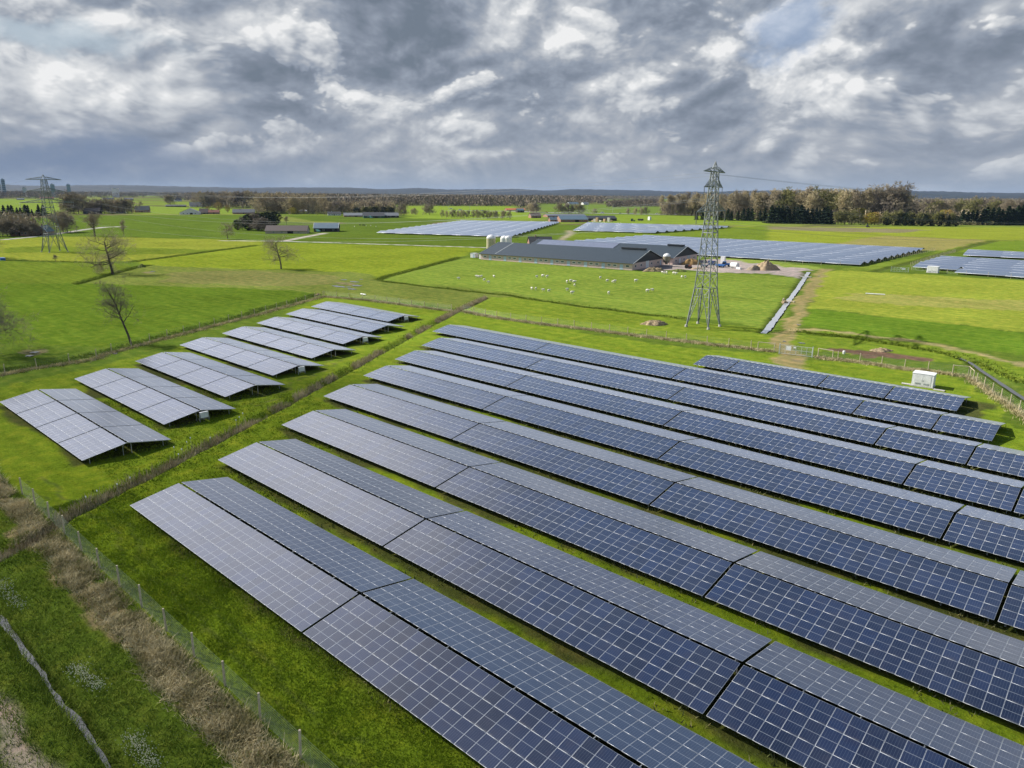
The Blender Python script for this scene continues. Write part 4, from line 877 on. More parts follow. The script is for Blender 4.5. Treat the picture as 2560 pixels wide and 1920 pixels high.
# other farm buildings: crop, left x, right x, base y, eave y, ridge y, depth, along, wall, roof, label, category
BR = wallm((.30, .17, .12), 'red_brick'); BKW = wallm((.05, .045, .04), 'black_boards'); WHW = wallm((.70, .69, .66), 'white_render'); BGE = wallm((.42, .36, .28), 'tan_brick')
RG = roofm((.13, .14, .15), 'grey'); RBL = roofm((.10, .15, .19), 'blue_grey'); RBR = roofm((.085, .065, .055), 'brown_tile'); RO = roofm((.50, .16, .07), 'orange_tile'); RTH = roofm((.34, .26, .15), 'straw'); RLT = roofm((.42, .45, .50), 'pale_sheet'); RDK = roofm((.04, .042, .045), 'black'); RRD = roofm((.25, .10, .07), 'red_tile'); GRB = mat('green_cladding', (.03, .09, .06), .6)
BL2 = [
 ('c1', 1165, 1290, 385, 362, 328, 11, True, BR, RG, 'brick farmhouse with steep grey roof beside the brown trees, upper left', 'house', 1),
 ('c1', 1552, 1722, 402, 385, 350, 20, False, WHW, RG, 'white-fronted barn with grey roof, nearest of the middle-left farm', 'barn', 0),
 ('c1', 1722, 1795, 398, 385, 350, 14, True, BKW, RBR, 'brown-roofed shed touching the white-fronted barn', 'shed', 0),
 ('c1', 1802, 1895, 398, 382, 362, 9, True, BR, RRD, 'small red-roofed brick house right of the white-fronted barn', 'house', 1),
 ('c1', 2010, 2200, 398, 384, 356, 14, True, BR, RG, 'wide grey-roofed brick farmhouse right of the yellow trees, upper left', 'house', 1),
 ('c1', 1432, 1610, 335, 326, 318, 16, True, BKW, RDK, 'low black barn behind the white-fronted farm', 'barn', 0),
 ('c1', 1640, 1750, 335, 325, 296, 18, True, WHW, RG, 'white barn with steep grey roof behind the red-roofed house', 'barn', 0),
 ('c1', 1512, 1572, 288, 276, 262, 14, True, WHW, RDK, 'small white farmhouse far behind the low black barn', 'house', 0),
 ('c1', 725, 860, 398, 375, 345, 14, True, BKW, RBR, 'dark low barn under the brown trees right of the left pylon', 'barn', 0),
 ('c1', 950, 1078, 392, 372, 350, 12, True, WHW, RTH, 'white house with pale roof half hidden among bare trees', 'house', 0),
 ('c1', 1080, 1155, 282, 270, 258, 18, True, BKW, RG, 'far dark barn in the bright green field, upper left', 'barn', 0),
 ('c1', 890, 990, 276, 268, 256, 14, True, BGE, RG, 'far tan farm building left of the far dark barn', 'barn', 0),
 ('c1', 302, 402, 580, 548, 500, 13, False, BR, RBL, 'brick house with blue-grey roof just left of the distant pylon', 'house', 1),
 ('c1', 95, 245, 588, 545, 468, 16, True, BR, RTH, 'farmhouse with straw-coloured roof hidden behind the left hedge', 'house', 1),
 ('c1', 150, 212, 276, 270, 264, 12, True, BKW, RBL, 'small blue-roofed barn at the far upper left field', 'barn', 0),
 ('c1', 350, 470, 265, 258, 250, 12, True, BR, RRD, 'red-roofed house far behind the arms of the left pylon', 'house', 0),
 ('c2', 80, 440, 567, 543, 497, 18, True, BGE, RBR, 'long brown-roofed shed with tan wall by the farm road', 'barn', 0),
 ('c2', 500, 710, 552, 520, 474, 18, True, BKW, RBL, 'open dark barn with white gable trim at the end of the farm road', 'barn', 0),
 ('c2', 760, 935, 422, 410, 388, 22, True, BR, RG, 'grey-roofed brick barn, leftmost of the dark farm group in the centre', 'barn', 0),
 ('c2', 930, 1112, 433, 415, 383, 26, True, GRB, RDK, 'black-roofed green-walled barn in the middle of the central dark farm', 'barn', 0),
 ('c2', 1112, 1235, 430, 412, 386, 20, True, BKW, RG, 'grey barn at the right end of the central dark farm', 'barn', 0),
 ('c2', 620, 735, 410, 395, 378, 12, True, WHW, RDK, 'white house with dark roof left of the central dark farm', 'house', 1),
 ('c2', 572, 610, 383, 373, 362, 10, True, WHW, RDK, 'small white cottage behind the white house, centre left', 'house', 1),
 ('c2', 368, 478, 378, 372, 362, 14, True, BGE, RLT, 'long shed with pale sheet roof among the ochre trees', 'shed', 0),
 ('c2', 1508, 1560, 294, 287, 276, 12, True, WHW, RDK, 'white house with dark roof far off before the central woods', 'house', 0),
 ('c2', 2165, 2330, 368, 362, 348, 14, True, BR, RO, 'orange-roofed house beyond the row of evenly spaced trees', 'house', 0),
 ('c3', 48, 106, 385, 366, 350, 12, True, BKW, RBL, 'blue-grey shed right of the orange-roofed house', 'shed', 0),
 ('c3', 166, 252, 433, 415, 388, 16, True, BR, RBR, 'brown-roofed farmhouse standing alone in front of the farthest solar field', 'house', 1),
 ('c3', 308, 640, 425, 412, 398, 24, True, BR, RG, 'long grey-roofed barn at the back of the brick farm', 'barn', 0),
 ('c3', 330, 420, 464, 448, 422, 10, True, BR, RBL, 'small brick house at the left end of the brick farm', 'house', 1),
 ('c3', 420, 655, 468, 445, 410, 22, True, BR, RBL, 'big brick barn with blue-grey roof in front of the long barn', 'barn', 0),
 ('c3', 650, 905, 457, 437, 413, 20, True, BKW, RDK, 'black shed with stacked crates in front, right of the brick farm', 'shed', 0),
 ('c3', 498, 578, 316, 308, 296, 20, True, WHW, RBL, 'far white and blue building beyond the motorway', 'building', 0),
 ('c3', 620, 665, 318, 308, 294, 20, True, WHW, RG, 'small grey building beyond the motorway, next to the white and blue one', 'building', 0),
 ('c3', 155, 350, 680, 650, 594, 13, True, BR, RDK, 'dark-roofed farmhouse with white dormer behind the long barn', 'house', .75),
 ('c4', 1590, 1672, 478, 466, 452, 10, True, WHW, RTH, 'small pale house tucked into the wood on the right', 'house', 1),
 ('c4', 1215, 1250, 440, 432, 425, 10, True, WHW, RG, 'tiny white house showing through the wood on the right', 'house', 0)]
for (c, xa, xb, yb, ye, yr, dp, al, w_, r_, lab, cat, ch) in BL2:
    a, b_ = G(c, xa, yb), G(c, xb, yb); n_ = np.array([-(b_-a)[1], (b_-a)[0]]); L = np.hypot(*n_); n_ = n_/L
    e = float(TOP(a, c, ye)); rr = float(TOP((a+b_)/2+n_*(dp/2 if al else 0), c, yr)); rr = max(rr, e+1.2)
    ww = [(L*f_, max(.6, e*.35), min(1.8, L*.1), min(1.5, e*.4)) for f_ in ((.14, .34, .66, .86) if cat == 'house' else (.2, .4, .8))]
    dd_ = [(L*.5, .05, min(1.4, L*.1), min(2.2, e*.8), BKW)] if cat == 'house' else [(L*.6, .05, min(5, L*.14), min(4., e*.85), DRK)]
    t = gable('farmhouse' if cat == 'house' else 'farm_barn' if cat == 'barn' else cat if cat != 'building' else 'office_building', lab, cat, a, b_, dp, e, rr, w_, r_, None, al, .4, GTR if 'trim' in lab else None, ww if L > 8 else (), dd_, chim=.3 if ch else 0)
    if 'dormer' in lab:
        b = MB(); b.box(L*.3, L*.55, dp*.12, dp*.5, e+.4, e+(rr-e)*.62); dm_ = b.obj('dormer', RDK, t); b = MB()
        b.box(L*.3+.1, L*.55-.1, dp*.12-.06, dp*.12-.003, e+.6, e+(rr-e)*.5); b.obj('dormer_window', WHT, dm_)
    if 'open dark barn' in lab:
        b = MB(); b.box(L*.12, L*.95, -.05, -.003, .1, e-.3); b.obj('open_front', DRK, t)
# town on the horizon
TW1 = wallm((.42, .45, .48), 'tower_pale'); TW2 = wallm((.20, .27, .32), 'tower_blue')
for (c, xa, xb, ytop, w_, lab) in [('c1', -40, 16, 98, TW1, 'pale grey tower block at the left edge of the skyline'), ('c1', 22, 55, 96, TW2, 'slim blue-grey tower right beside the pale tower block'), ('c1', 440, 478, 140, TW2, 'blue-grey block on the skyline right of the pylon top'),
      ('c1', 580, 613, 142, TW2, 'second blue-grey block on the skyline, farther right'), ('c1', 195, 230, 168, TW1, 'low pale block on the skyline left of the pylon'), ('c1', 965, 1030, 178, WHW, 'white low building on the skyline, upper left')]:
    d0, d1 = RAY(c, xa, 200), RAY(c, xb, 200); R0 = 4200.; a = d0[:2]/np.hypot(*d0[:2])*R0; b_ = d1[:2]/np.hypot(*d1[:2])*R0; L = float(np.hypot(*(b_-a))); h = float(TOP(a, c, ytop))
    t = thing('tower_block', lab, 'building', (a[0], a[1], 0), math.atan2(*(b_-a)[::-1])); b = MB(); b.box(0, L, 0, 26, -1, h); b.obj('wall', w_, t); b = MB(); b.box(L*.3, L*.6, 8, 18, h+.01, h+4); b.obj('roof_housing', TW2, t)
    b = MB()
    for k in range(max(2, int(h/9))): b.box(L*.08, L*.92, -.3, -.05, 6+k*9, 8.4+k*9)
    if h > 60: b.obj('window_bands', GLS, t)
# ================================================================== TREES
def bark(name, c, tip, sc=.6):
    m, nt, b = newmat(name); geo = nt.node('ShaderNodeNewGeometry').outputs['Position']; oi = nt.node('ShaderNodeObjectInfo').outputs['Random']
    f = nt.noise(geo, sc, 3, .6); c1 = nt.mix(nt.rng(f, .38, .62), c, tip); c1 = nt.scale(c1, nt.rng(oi, 0., 1., .75, 1.25, False)); setp(nt, b, Base_Color=c1, Roughness=.9); b.inputs['Specular IOR Level'].default_value = .2; return m
BARK = bark('bark', (.085, .07, .05), (.15, .125, .09), 1.2); TWIG = bark('twigs_brown', (.25, .21, .14), (.41, .345, .235)); TWIGB = bark('twigs_budding', (.34, .285, .165), (.54, .45, .27)); TWIGD = bark('twigs_grey', (.17, .145, .115), (.29, .245, .19))
CON = bark('conifer_needles', (.02, .035, .018), (.045, .07, .028)); YEL_L = bark('yellow_leaves', (.30, .26, .03), (.45, .38, .05)); OCH = bark('ochre_leaves', (.25, .17, .05), (.36, .25, .08)); EVG = bark('evergreen_leaves', (.015, .026, .012), (.035, .05, .02)); OLV = bark('olive_twigs', (.14, .14, .05), (.24, .23, .08))
def tubes(segs, n):
    A = np.array([s[0] for s in segs]); B_ = np.array([s[1] for s in segs]); ra = np.array([s[2] for s in segs]); rb = np.array([s[3] for s in segs]); d = B_-A; L = np.linalg.norm(d, axis=1, keepdims=True)+1e-9; d = d/L
    h = np.where(np.abs(d[:, 2:3]) < .9, np.array([[0, 0, 1.]]), np.array([[1., 0, 0]])); p = np.cross(d, h); p /= np.linalg.norm(p, axis=1, keepdims=True); q_ = np.cross(d, p)
    an = np.arange(n)*2*np.pi/n; c, s = np.cos(an)[None, :, None], np.sin(an)[None, :, None]; ring = c*p[:, None]+s*q_[:, None]
    v = np.concatenate([A[:, None]+ring*ra[:, None, None], B_[:, None]+ring*rb[:, None, None]], 1).reshape(-1, 3)
    i = np.arange(n); j = (i+1) % n; f = np.stack([i, j, n+j, n+i], 1)[None]+(np.arange(len(segs))*2*n)[:, None, None]
    return v, f.reshape(-1, 4)
def bare_tree(seed, h=12., spread=.45, tr=.38, lean=(0, 0), fork=.28, up=.35, maxl=4, ntw=5, twr=.03, wob=.22, nb=(7, 5, 4, 4), lowest=.28, ln=.42):
    R = random.Random(seed); S, T = [], []
    def rv(): v = Vector((R.gauss(0, 1), R.gauss(0, 1), R.gauss(0, 1))); return v.normalized()
    def br(p, d, L, r, lev):
        n = 5 if lev == 0 else 4 if lev < 3 else 3; pts = [(p.copy(), r)]; dd = d.copy(); st = L/n
        for i in range(n):
            w = wob*(.35 if lev == 0 else 1.); dd = (dd+rv()*w+Vector((0, 0, up*.25*(lev > 0)))).normalized()
            if lev == 0: dd = (dd+Vector((lean[0], lean[1], 0))*.25).normalized()
            p2 = p+dd*st; r2 = r*(.84 if lev == 0 else .72); (S if lev < maxl-1 else T).append((tuple(p), tuple(p2), r, r2)); p = p2; r = r2; pts.append((p.copy(), r))
        if lev >= maxl:
            for i in range(ntw):
                q_ = pts[R.randint(0, len(pts)-1)][0]; e = (dd+rv()*.9).normalized()*L*R.uniform(.5, 1.1); T.append((tuple(q_), tuple(q_+e), twr, twr*.25))
            return
        for i in range(nb[lev]):
            f = lowest+(1-lowest)*((i+R.random()*.7)/nb[lev]) if lev == 0 else .2+.8*(i+R.random()*.6)/nb[lev]
            k = min(f, .999)*n; j = int(k); a, b_ = pts[j][0], pts[min(j+1, n)][0]; q_ = a.lerp(b_, k-j); rr_ = pts[j][1]
            ax_ = rv(); ax_ = (ax_-dd*ax_.dot(dd)).normalized(); sp_ = spread*(1.25-.5*f) if lev == 0 else R.uniform(.5, 1.)
            nd = (dd*(1-sp_*.75)+ax_*sp_*1.1+Vector((0, 0, up*.4))).normalized(); LL = L*ln*(1.25-.55*f)*R.uniform(.8, 1.2) if lev == 0 else L*R.uniform(.45, .68)
            br(q_, nd, LL, rr_*R.uniform(.5, .7) if lev == 0 else rr_*R.uniform(.45, .65), lev+1)
    br(Vector((0, 0, -.2)), Vector((lean[0]*.3, lean[1]*.3, 1)).normalized(), h*.86, tr, 0); return S, T
def tree_proto(seed, cm=None, twig_r=None, **kw):
    S, T = bare_tree(seed, **kw); v, f = tubes(S, 6); a = fmesh('trunk', v, f, [BARK], smooth=True); v, f = tubes(T, 3); b = fmesh('crown', v, f, [cm or TWIG]); return a, b
def leaf_proto(seed, h, w, cm, n=1400, lf=.35, shape='round', trunk=.25, base=.12):
    r = np.random.default_rng(seed); u = r.random(n); 
    if shape == 'cone': zz = base+(1-base)*u**1.15; rad = w*(1.02-zz)**.85*np.sqrt(r.random(n)*.75+.25)*(.78+.35*np.sin(zz*38))
    else:
        zz = base+(1-base)*u; e = np.sqrt(np.clip(1-((zz-(base+1)/2)/((1-base)/2))**2, 0, 1)); rad = w*e*np.sqrt(r.random(n)*.7+.3)
    a = r.random(n)*2*np.pi; lump = 1+.28*np.sin(a*3+zz*9+seed)+.16*np.sin(a*5-zz*17); P = np.stack([rad*lump*np.cos(a), rad*lump*np.sin(a), zz*h], 1)
    d1 = r.normal(size=(n, 3)); d1 /= np.linalg.norm(d1, axis=1, keepdims=True)
    if shape == 'cone': d1[:, 2] = -np.abs(d1[:, 2])*.4; d1[:, 0] += np.cos(a); d1[:, 1] += np.sin(a); d1 /= np.linalg.norm(d1, axis=1, keepdims=True)
    d2 = np.cross(d1, r.normal(size=(n, 3))); d2 /= np.linalg.norm(d2, axis=1, keepdims=True); s = lf*(.6+.8*r.random((n, 1)))
    v = np.stack([P-d1*s-d2*s*.5, P+d1*s*.2-d2*s*.6, P+d1*s, P-d1*s*.1+d2*s*.6], 1).reshape(-1, 3); f = np.arange(n*4).reshape(n, 4)
    m_ = MB(); m_.tube((0, 0, -.3), (0, 0, h*.75), trunk, trunk*.35, 7); return m_.mesh('trunk', BARK), fmesh('crown', v, f, [cm])
def plant(proto, g, h, h0, label, group=None, cat='tree', name='bare_tree', wide=1., rz=None, z_=None):
    s = h/h0; t = thing(name, label, cat, (g[0], g[1], GZ(*g) if np.hypot(*g) < 500 else 0), random.random()*6.28 if rz is None else rz, group); t.scale = (s*wide, s*wide, s)
    link('trunk', proto[0], t); link('crown', proto[1], t); return t
def ht(c, x_, yb, yt): g = G(c, x_, yb); return g, max(float(TOP(g, c, yt)), 2.)
# near solitary trees, each with its own shape
NT1 = tree_proto(11, h=12, spread=1.15, tr=.42, up=.06, nb=(15, 6, 4, 3), ntw=4, twr=.022, lowest=.30, ln=.60, wob=.30)
g, h_ = ht('c1', 975, 915, 572); plant(NT1, g, h_, 12., 'broad bare oak by the field ditch, right of the distant left pylon', name='bare_oak', wide=1.05, rz=1.)
NT2 = tree_proto(5, TWIGD, h=12, spread=.55, tr=.24, lean=(-.16, -.10), up=.22, nb=(16, 5, 4, 3), ntw=4, twr=.014, lowest=.42, wob=.34, ln=.34)
g, h_ = ht('c1', 1135, 1520, 972); plant(NT2, g, h_, 12., 'tall leaning bare tree beside the ditch, left of the small solar block', wide=1., rz=0.)
NT3 = tree_proto(23, h=12, spread=1.0, tr=.32, lean=(-.10, -.05), up=.08, nb=(13, 6, 4, 3), ntw=4, twr=.02, lowest=.34, ln=.55, wob=.28)
g, h_ = ht('c2', 218, 872, 602); plant(NT3, g, h_, 12., 'bare tree standing alone in the bright field between the farm shed and the solar tables', wide=1.05, rz=.4)
g, h_ = ht('c1', -70, 775, 596); plant(NT1, g, h_, 12., 'bare tree cut by the left edge at the yellow field corner', name='bare_oak', wide=1.1, rz=3.)
NT5 = tree_proto(31, TWIGD, h=12, spread=.8, tr=.24, lean=(.12, .0), up=.05, nb=(12, 5, 5, 4), ntw=5, twr=.015, lowest=.25, ln=.55, wob=.32)
g, h_ = ht('c1', -230, 1610, 1040); plant(NT5, g, h_, 12., 'bare tree reaching in from the left edge above the small solar block', wide=1.15, rz=.7)
NT6 = tree_proto(41, h=12, spread=.6, tr=.26, up=.35, nb=(9, 5, 4, 3), ntw=4, twr=.05, lowest=.30, ln=.48)
g, h_ = ht('c1', 825, 592, 402); plant(NT6, g, h_, 12., 'double-stemmed bare tree beside the curved lane, behind the oak', wide=1.25, rz=2.)
g, h_ = ht('c1', 815, 591, 420); plant(NT6, g, h_, 12., 'second slimmer stem close beside the double-stemmed tree on the lane', wide=.8, rz=4.)
NT7 = tree_proto(43, h=12, spread=.5, tr=.22, up=.4, nb=(10, 5, 4, 3), ntw=4, twr=.05, lowest=.25, ln=.36)
g, h_ = ht('c1', 1072, 596, 458); plant(NT7, g, h_, 12., 'slim bare tree at the far edge of the yellow field, right of the lane', wide=.8)
g, h_ = ht('c1', 1970, 616, 478); plant(NT3, g, h_, 12., 'small bare tree on the edge of the green field left of the farm shed', wide=1.1, rz=5.)
g, h_ = ht('c2', 265, 492, 425); plant(NT6, g, h_, 12., 'faint pale bare tree behind the long brown-roofed shed', wide=1.2)
g, h_ = ht('c1', 480, 806, 745); plant(NT6, g, h_, 12., 'small bare bush in the ditch in front of the left pylon', wide=1.2, cat='bush', name='bare_bush')
# repeated kinds
TP = [tree_proto(100+i, [TWIG, TWIGB, TWIG, TWIGD][i], h=12, spread=.85, tr=.26, up=.28, nb=(12, 5, 4, 3), ntw=4, twr=.085, lowest=.12, ln=.50) for i in range(4)]
PP = [tree_proto(120+i, [TWIGB, TWIGB, TWIG][i], h=12, spread=.50, tr=.17, up=.60, nb=(16, 5, 3, 3), ntw=4, twr=.065, lowest=.12, ln=.36) for i in range(3)]
OP = [tree_proto(150, OLV, h=12, spread=.6, tr=.25, up=.4, nb=(12, 5, 4, 3), ntw=3, twr=.10, lowest=.12, ln=.44)]
CP = [leaf_proto(130+i, 12, 2.6+.5*i, CON, 1500, .42, 'cone', .22, .03) for i in range(3)]
YP = [leaf_proto(140, 12, 5.2, YEL_L, 1700, .34, 'round', .4, .10)]; OCP = [leaf_proto(141, 12, 4.6, OCH, 1300, .32, 'round', .4, .14)]; EP = [leaf_proto(142, 12, 4.6, EVG, 1700, .42, 'round', .4, .03)]
def row(c, pts, n, protos, label, group, jit=6, hv=.15, wide=1., name='bare_tree', cat='tree', dj=0.):
    """pts: (x, base y, top y) control points across the photo"""
    pts = sorted(pts); xs = [p[0] for p in pts]
    for k in range(n):
        x_ = xs[0]+(xs[-1]-xs[0])*(k+.5)/n+random.uniform(-jit, jit); yb = np.interp(x_, xs, [p[1] for p in pts])-random.random()*dj; yt = np.interp(x_, xs, [p[2] for p in pts])
        g, h_ = ht(c, x_, yb, yt); h_ *= 1+random.uniform(-hv, hv*.5); plant(protos[k % len(protos)], g, h_, 12., label.format(ORD[k] if k < 18 else str(k+1)+'th'), group, cat, name, wide*random.uniform(.85, 1.2))
row('c2', [(1605, 430, 368), (2200, 443, 375)], 19, TP, '{} tree from the left in the even avenue behind the farthest solar field', 'avenue of small bare trees', 8, .12, .8, 'avenue_tree')
row('c1', [(560, 395, 235), (730, 396, 240)], 5, TP[:2], '{} tree from left of the tall brown clump right of the left pylon', 'tall brown tree clump right of the left pylon', 10, .1, 1.)
row('c1', [(745, 393, 295), (950, 395, 275)], 7, [TP[0], TP[3], TP[2]], '{} tree from left around the dark barn under the brown clump', 'brown trees around the dark barn')
row('c1', [(960, 392, 290), (1150, 392, 275)], 6, TP, '{} tree from left beside the brick farmhouse with steep roof', 'trees beside the steep-roofed farmhouse')
row('c1', [(1200, 335, 285), (1225, 335, 290)], 1, TP, 'single round bare tree just behind the steep-roofed brick farmhouse', None)
row('c1', [(-40, 592, 455), (320, 585, 470)], 9, [TP[0], TP[2], TP[3]], '{} tree from left in the brown hedge around the straw-roofed farmhouse', 'brown hedge trees at the left edge', 12, .1, 1.2)
row('c1', [(470, 560, 385), (610, 552, 400)], 3, [TP[2], TP[0]], '{} bare tree from left directly behind the legs of the left pylon', 'bare trees behind the left pylon', 8, .1, 1.1)
row('c1', [(330, 470, 395), (350, 470, 400)], 1, TP, 'pale bare tree between the dark conifers and the left pylon', None)
row('c1', [(30, 415, 325), (400, 415, 335)], 11, CP, '{} dark conifer from left in the row at the upper left', 'dark conifer row at the upper left', 12, .45, 1.5, 'conifer_tree')
row('c1', [(1440, 315, 235), (1500, 315, 240)], 3, TP, '{} bare tree from left behind the low black barn', 'trees behind the low black barn')
row('c1', [(1885, 372, 292), (1895, 372, 292)], 1, OCP, 'ochre-yellow round tree above the red-roofed brick house', None, 1, .02, 1.3, 'leafy_tree')
row('c1', [(1965, 385, 318), (1970, 385, 318)], 1, OCP, 'small ochre tree left of the wide grey-roofed farmhouse', None, 1, .02, .9, 'leafy_tree')
row('c1', [(2035, 335, 272), (2040, 335, 272)], 1, YP, 'bright yellow tree behind the wide grey-roofed farmhouse', None, 1, .02, .9, 'leafy_tree')
row('c1', [(1795, 372, 330), (1798, 372, 330)], 1, OCP, 'low ochre bush tree right of the brown-roofed shed', None, 1, .02, 1., 'leafy_tree')
row('c1', [(1700, 340, 225), (2212, 345, 215)], 16, TP, '{} bare tree from left behind the farms with the yellow trees', 'bare trees behind the yellow trees', 14, .12, 1.1, dj=10)
row('c1', [(2040, 535, 445), (2212, 540, 380)], 4, [EP[0], TP[3]], '{} tree from left in the dark clump beside the long brown-roofed shed', 'dark clump at the farm road shed', 8, .08, 1.1, 'evergreen_tree')
row('c2', [(10, 540, 395), (190, 490, 375)], 5, EP, '{} dense dark evergreen from left behind the long brown-roofed shed', 'dense evergreens behind the shed', 8, .06, 1.15, 'evergreen_tree')
row('c2', [(0, 545, 440), (100, 545, 440)], 3, [TP[3]], '{} grey bare tree from left at the end of the brown-roofed shed', 'grey trees at the shed end', 6, .06, 1.2)
row('c2', [(10, 395, 235), (600, 400, 250)], 20, [TP[1], TP[0], TP[1], TP[2]], '{} tall ochre-brown tree from left in the wood, centre left', 'ochre-brown wood, centre left', 14, .12, 1.15, dj=14)
row('c2', [(320, 400, 340), (325, 400, 340)], 1, YP, 'bright yellow-green shrubby tree left of the shed with pale sheet roof', None, 1, .02, 1.3, 'leafy_tree')
row('c2', [(600, 400, 285), (1190, 392, 300)], 22, TP, '{} tree from left in the wood behind the central dark farm', 'wood behind the central dark farm', 12, .15, 1.2, dj=14)
row('c2', [(860, 402, 345), (1190, 402, 330)], 9, [EP[0], OP[0]], '{} dark shrub from left right behind the central dark farm', 'dark shrubs behind the central farm', 10, .1, 1.4, 'evergreen_shrub')
row('c2', [(1236, 412, 340), (1290, 418, 308)], 2, [TP[3], TP[0]], '{} large bare tree from left beside the central dark farm', 'large bare trees right of the central farm', 4, .05, 1.2)
row('c2', [(1330, 405, 360), (1400, 405, 350)], 2, TP, '{} small bare tree from left before the avenue', 'small bare trees before the avenue')
row('c2', [(1460, 405, 325), (1510, 405, 318)], 2, [TP[0], TP[3]], '{} bare field tree from left at the start of the avenue', 'field trees at the avenue start', 3, .05, 1.1)
row('c3', [(130, 378, 310), (225, 385, 315)], 4, TP, '{} bare tree from left behind the brown-roofed lone farmhouse', 'bare trees behind the lone farmhouse')
row('c3', [(385, 395, 312), (620, 395, 318)], 8, TP, '{} roadside tree from left behind the brick farm', 'roadside trees behind the brick farm', 8, .15, .9)
row('c3', [(715, 400, 350), (720, 400, 350)], 1, TP, 'single roadside tree right of the lamp post by the motorway', None)
row('c3', [(980, 405, 360), (1190, 408, 345)], 4, TP, '{} small tree from left on the motorway verge before the wood', 'motorway verge trees')
row('c3', [(1290, 405, 245), (2200, 450, 225)], 34, PP, '{} bare poplar from left in the wood behind the near pylon', 'bare poplars behind the near pylon', 12, .1, 1.2, dj=26)
row('c3', [(1320, 410, 320), (1640, 412, 300)], 9, [TP[3], PP[2]], '{} grey verge tree from left at the poplar wood edge', 'grey trees at the poplar wood edge', 12, .2, .8)
row('c3', [(1585, 448, 365), (2212, 462, 345)], 13, CP, '{} dark spruce from left behind the near pylon', 'dark spruces behind the near pylon', 22, .18, 1.35, 'conifer_tree')
row('c4', [(0, 455, 215), (700, 470, 200), (1150, 465, 240)], 36, PP+[OP[0]], '{} tall bare poplar from left in the right-hand wood', 'tall poplars of the right-hand wood', 14, .1, 1.25, dj=18)
row('c4', [(930, 468, 192), (1120, 470, 188)], 4, [TP[3], TP[0]], '{} huge spreading bare tree from left above the right-hand wood', 'huge spreading bare trees of the right wood', 10, .04, 1.15)
row('c4', [(0, 478, 325), (550, 488, 340)], 17, CP, '{} dark spruce from left in the right wood edge', 'dark spruces of the right wood edge', 8, .2, 1.35, 'conifer_tree')
row('c4', [(560, 486, 385), (740, 490, 380)], 6, [OP[0]], '{} olive-brown bush from left between spruces and the yellow tree', 'olive bushes of the right wood', 8, .15, 1.3)
row('c4', [(795, 468, 344), (797, 468, 344)], 1, YP, 'bright yellow round tree at the edge of the right-hand wood', None, 1, .01, 1.15, 'leafy_tree')
row('c4', [(850, 492, 390), (930, 494, 380)], 3, [OCP[0], YP[0]], '{} olive-yellow tree from left just right of the bright yellow one', 'olive-yellow trees', 6, .1, 1.1, 'leafy_tree')
row('c4', [(980, 495, 380), (1640, 505, 400)], 18, [OP[0], EP[0], OP[0], CP[0]], '{} shrub from left along the middle edge of the right wood', 'shrubs along the right wood edge', 10, .18, 1.2)
row('c4', [(1480, 470, 362), (1570, 475, 358)], 2, [YP[0], OCP[0]], '{} yellow-leaved tree from left in the middle of the right wood', 'yellow trees in the right wood', 3, .02, 1.2, 'leafy_tree')
row('c4', [(1150, 440, 300), (2212, 470, 290)], 26, [TP[0], TP[3], PP[2], OP[0]], '{} brown tree from left in the back of the right wood', 'brown trees at the back of the right wood', 14, .15, 1.3, dj=24)
row('c4', [(1650, 492, 370), (1850, 494, 350), (2200, 494, 330), (2330, 494, 330)], 16, CP, '{} tall dark conifer from left at the right edge', 'tall dark conifers at the right edge', 8, .12, 1.5, 'conifer_tree')

# ---- far woods that read as one mass
def woods(name, label, areas, seed, mtl, hr, kx=1.):
    r = np.random.default_rng(seed); V = []; 
    for (c, P, n) in areas:
        P = np.array(P, float); x0, y0 = P.min(0); x1, y1 = P.max(0); got = 0
        while got < n:
            xx, yy = r.uniform(x0, x1), r.uniform(y0, y1)
            if not inpoly(np.array([xx]), np.array([yy]), [tuple(p) for p in P])[0]: continue
            got += 1; g = G(c, xx, yy); R = np.hypot(*g); h = r.uniform(*hr); w = h*r.uniform(.35, .6)*kx; m_ = 34
            if R > 3500: m_ = 16
            u = r.random(m_); a = r.random(m_)*2*np.pi; zz = .06+.94*u; e = np.sqrt(np.clip(1-((zz-.55)/.5)**2, .08, 1))*w*np.sqrt(r.random(m_)); Pp = np.stack([g[0]+e*np.cos(a), g[1]+e*np.sin(a), zz*h], 1)
            d1 = r.normal(size=(m_, 3)); d1[:, 2] = np.abs(d1[:, 2])+.9; d1 /= np.linalg.norm(d1, axis=1, keepdims=True); d2 = np.cross(d1, r.normal(size=(m_, 3))); d2 /= np.linalg.norm(d2, axis=1, keepdims=True)
            s = h*.13*(.6+.8*r.random((m_, 1))); V.append(np.stack([Pp-d1*s, Pp+d2*s*.35, Pp+d1*s, Pp-d2*s*.35], 1).reshape(-1, 3))
    v = np.concatenate(V); return tag(link(name, fmesh(name, v, np.arange(len(v)).reshape(-1, 4), [mtl])), label, 'wood', None, 'stuff')
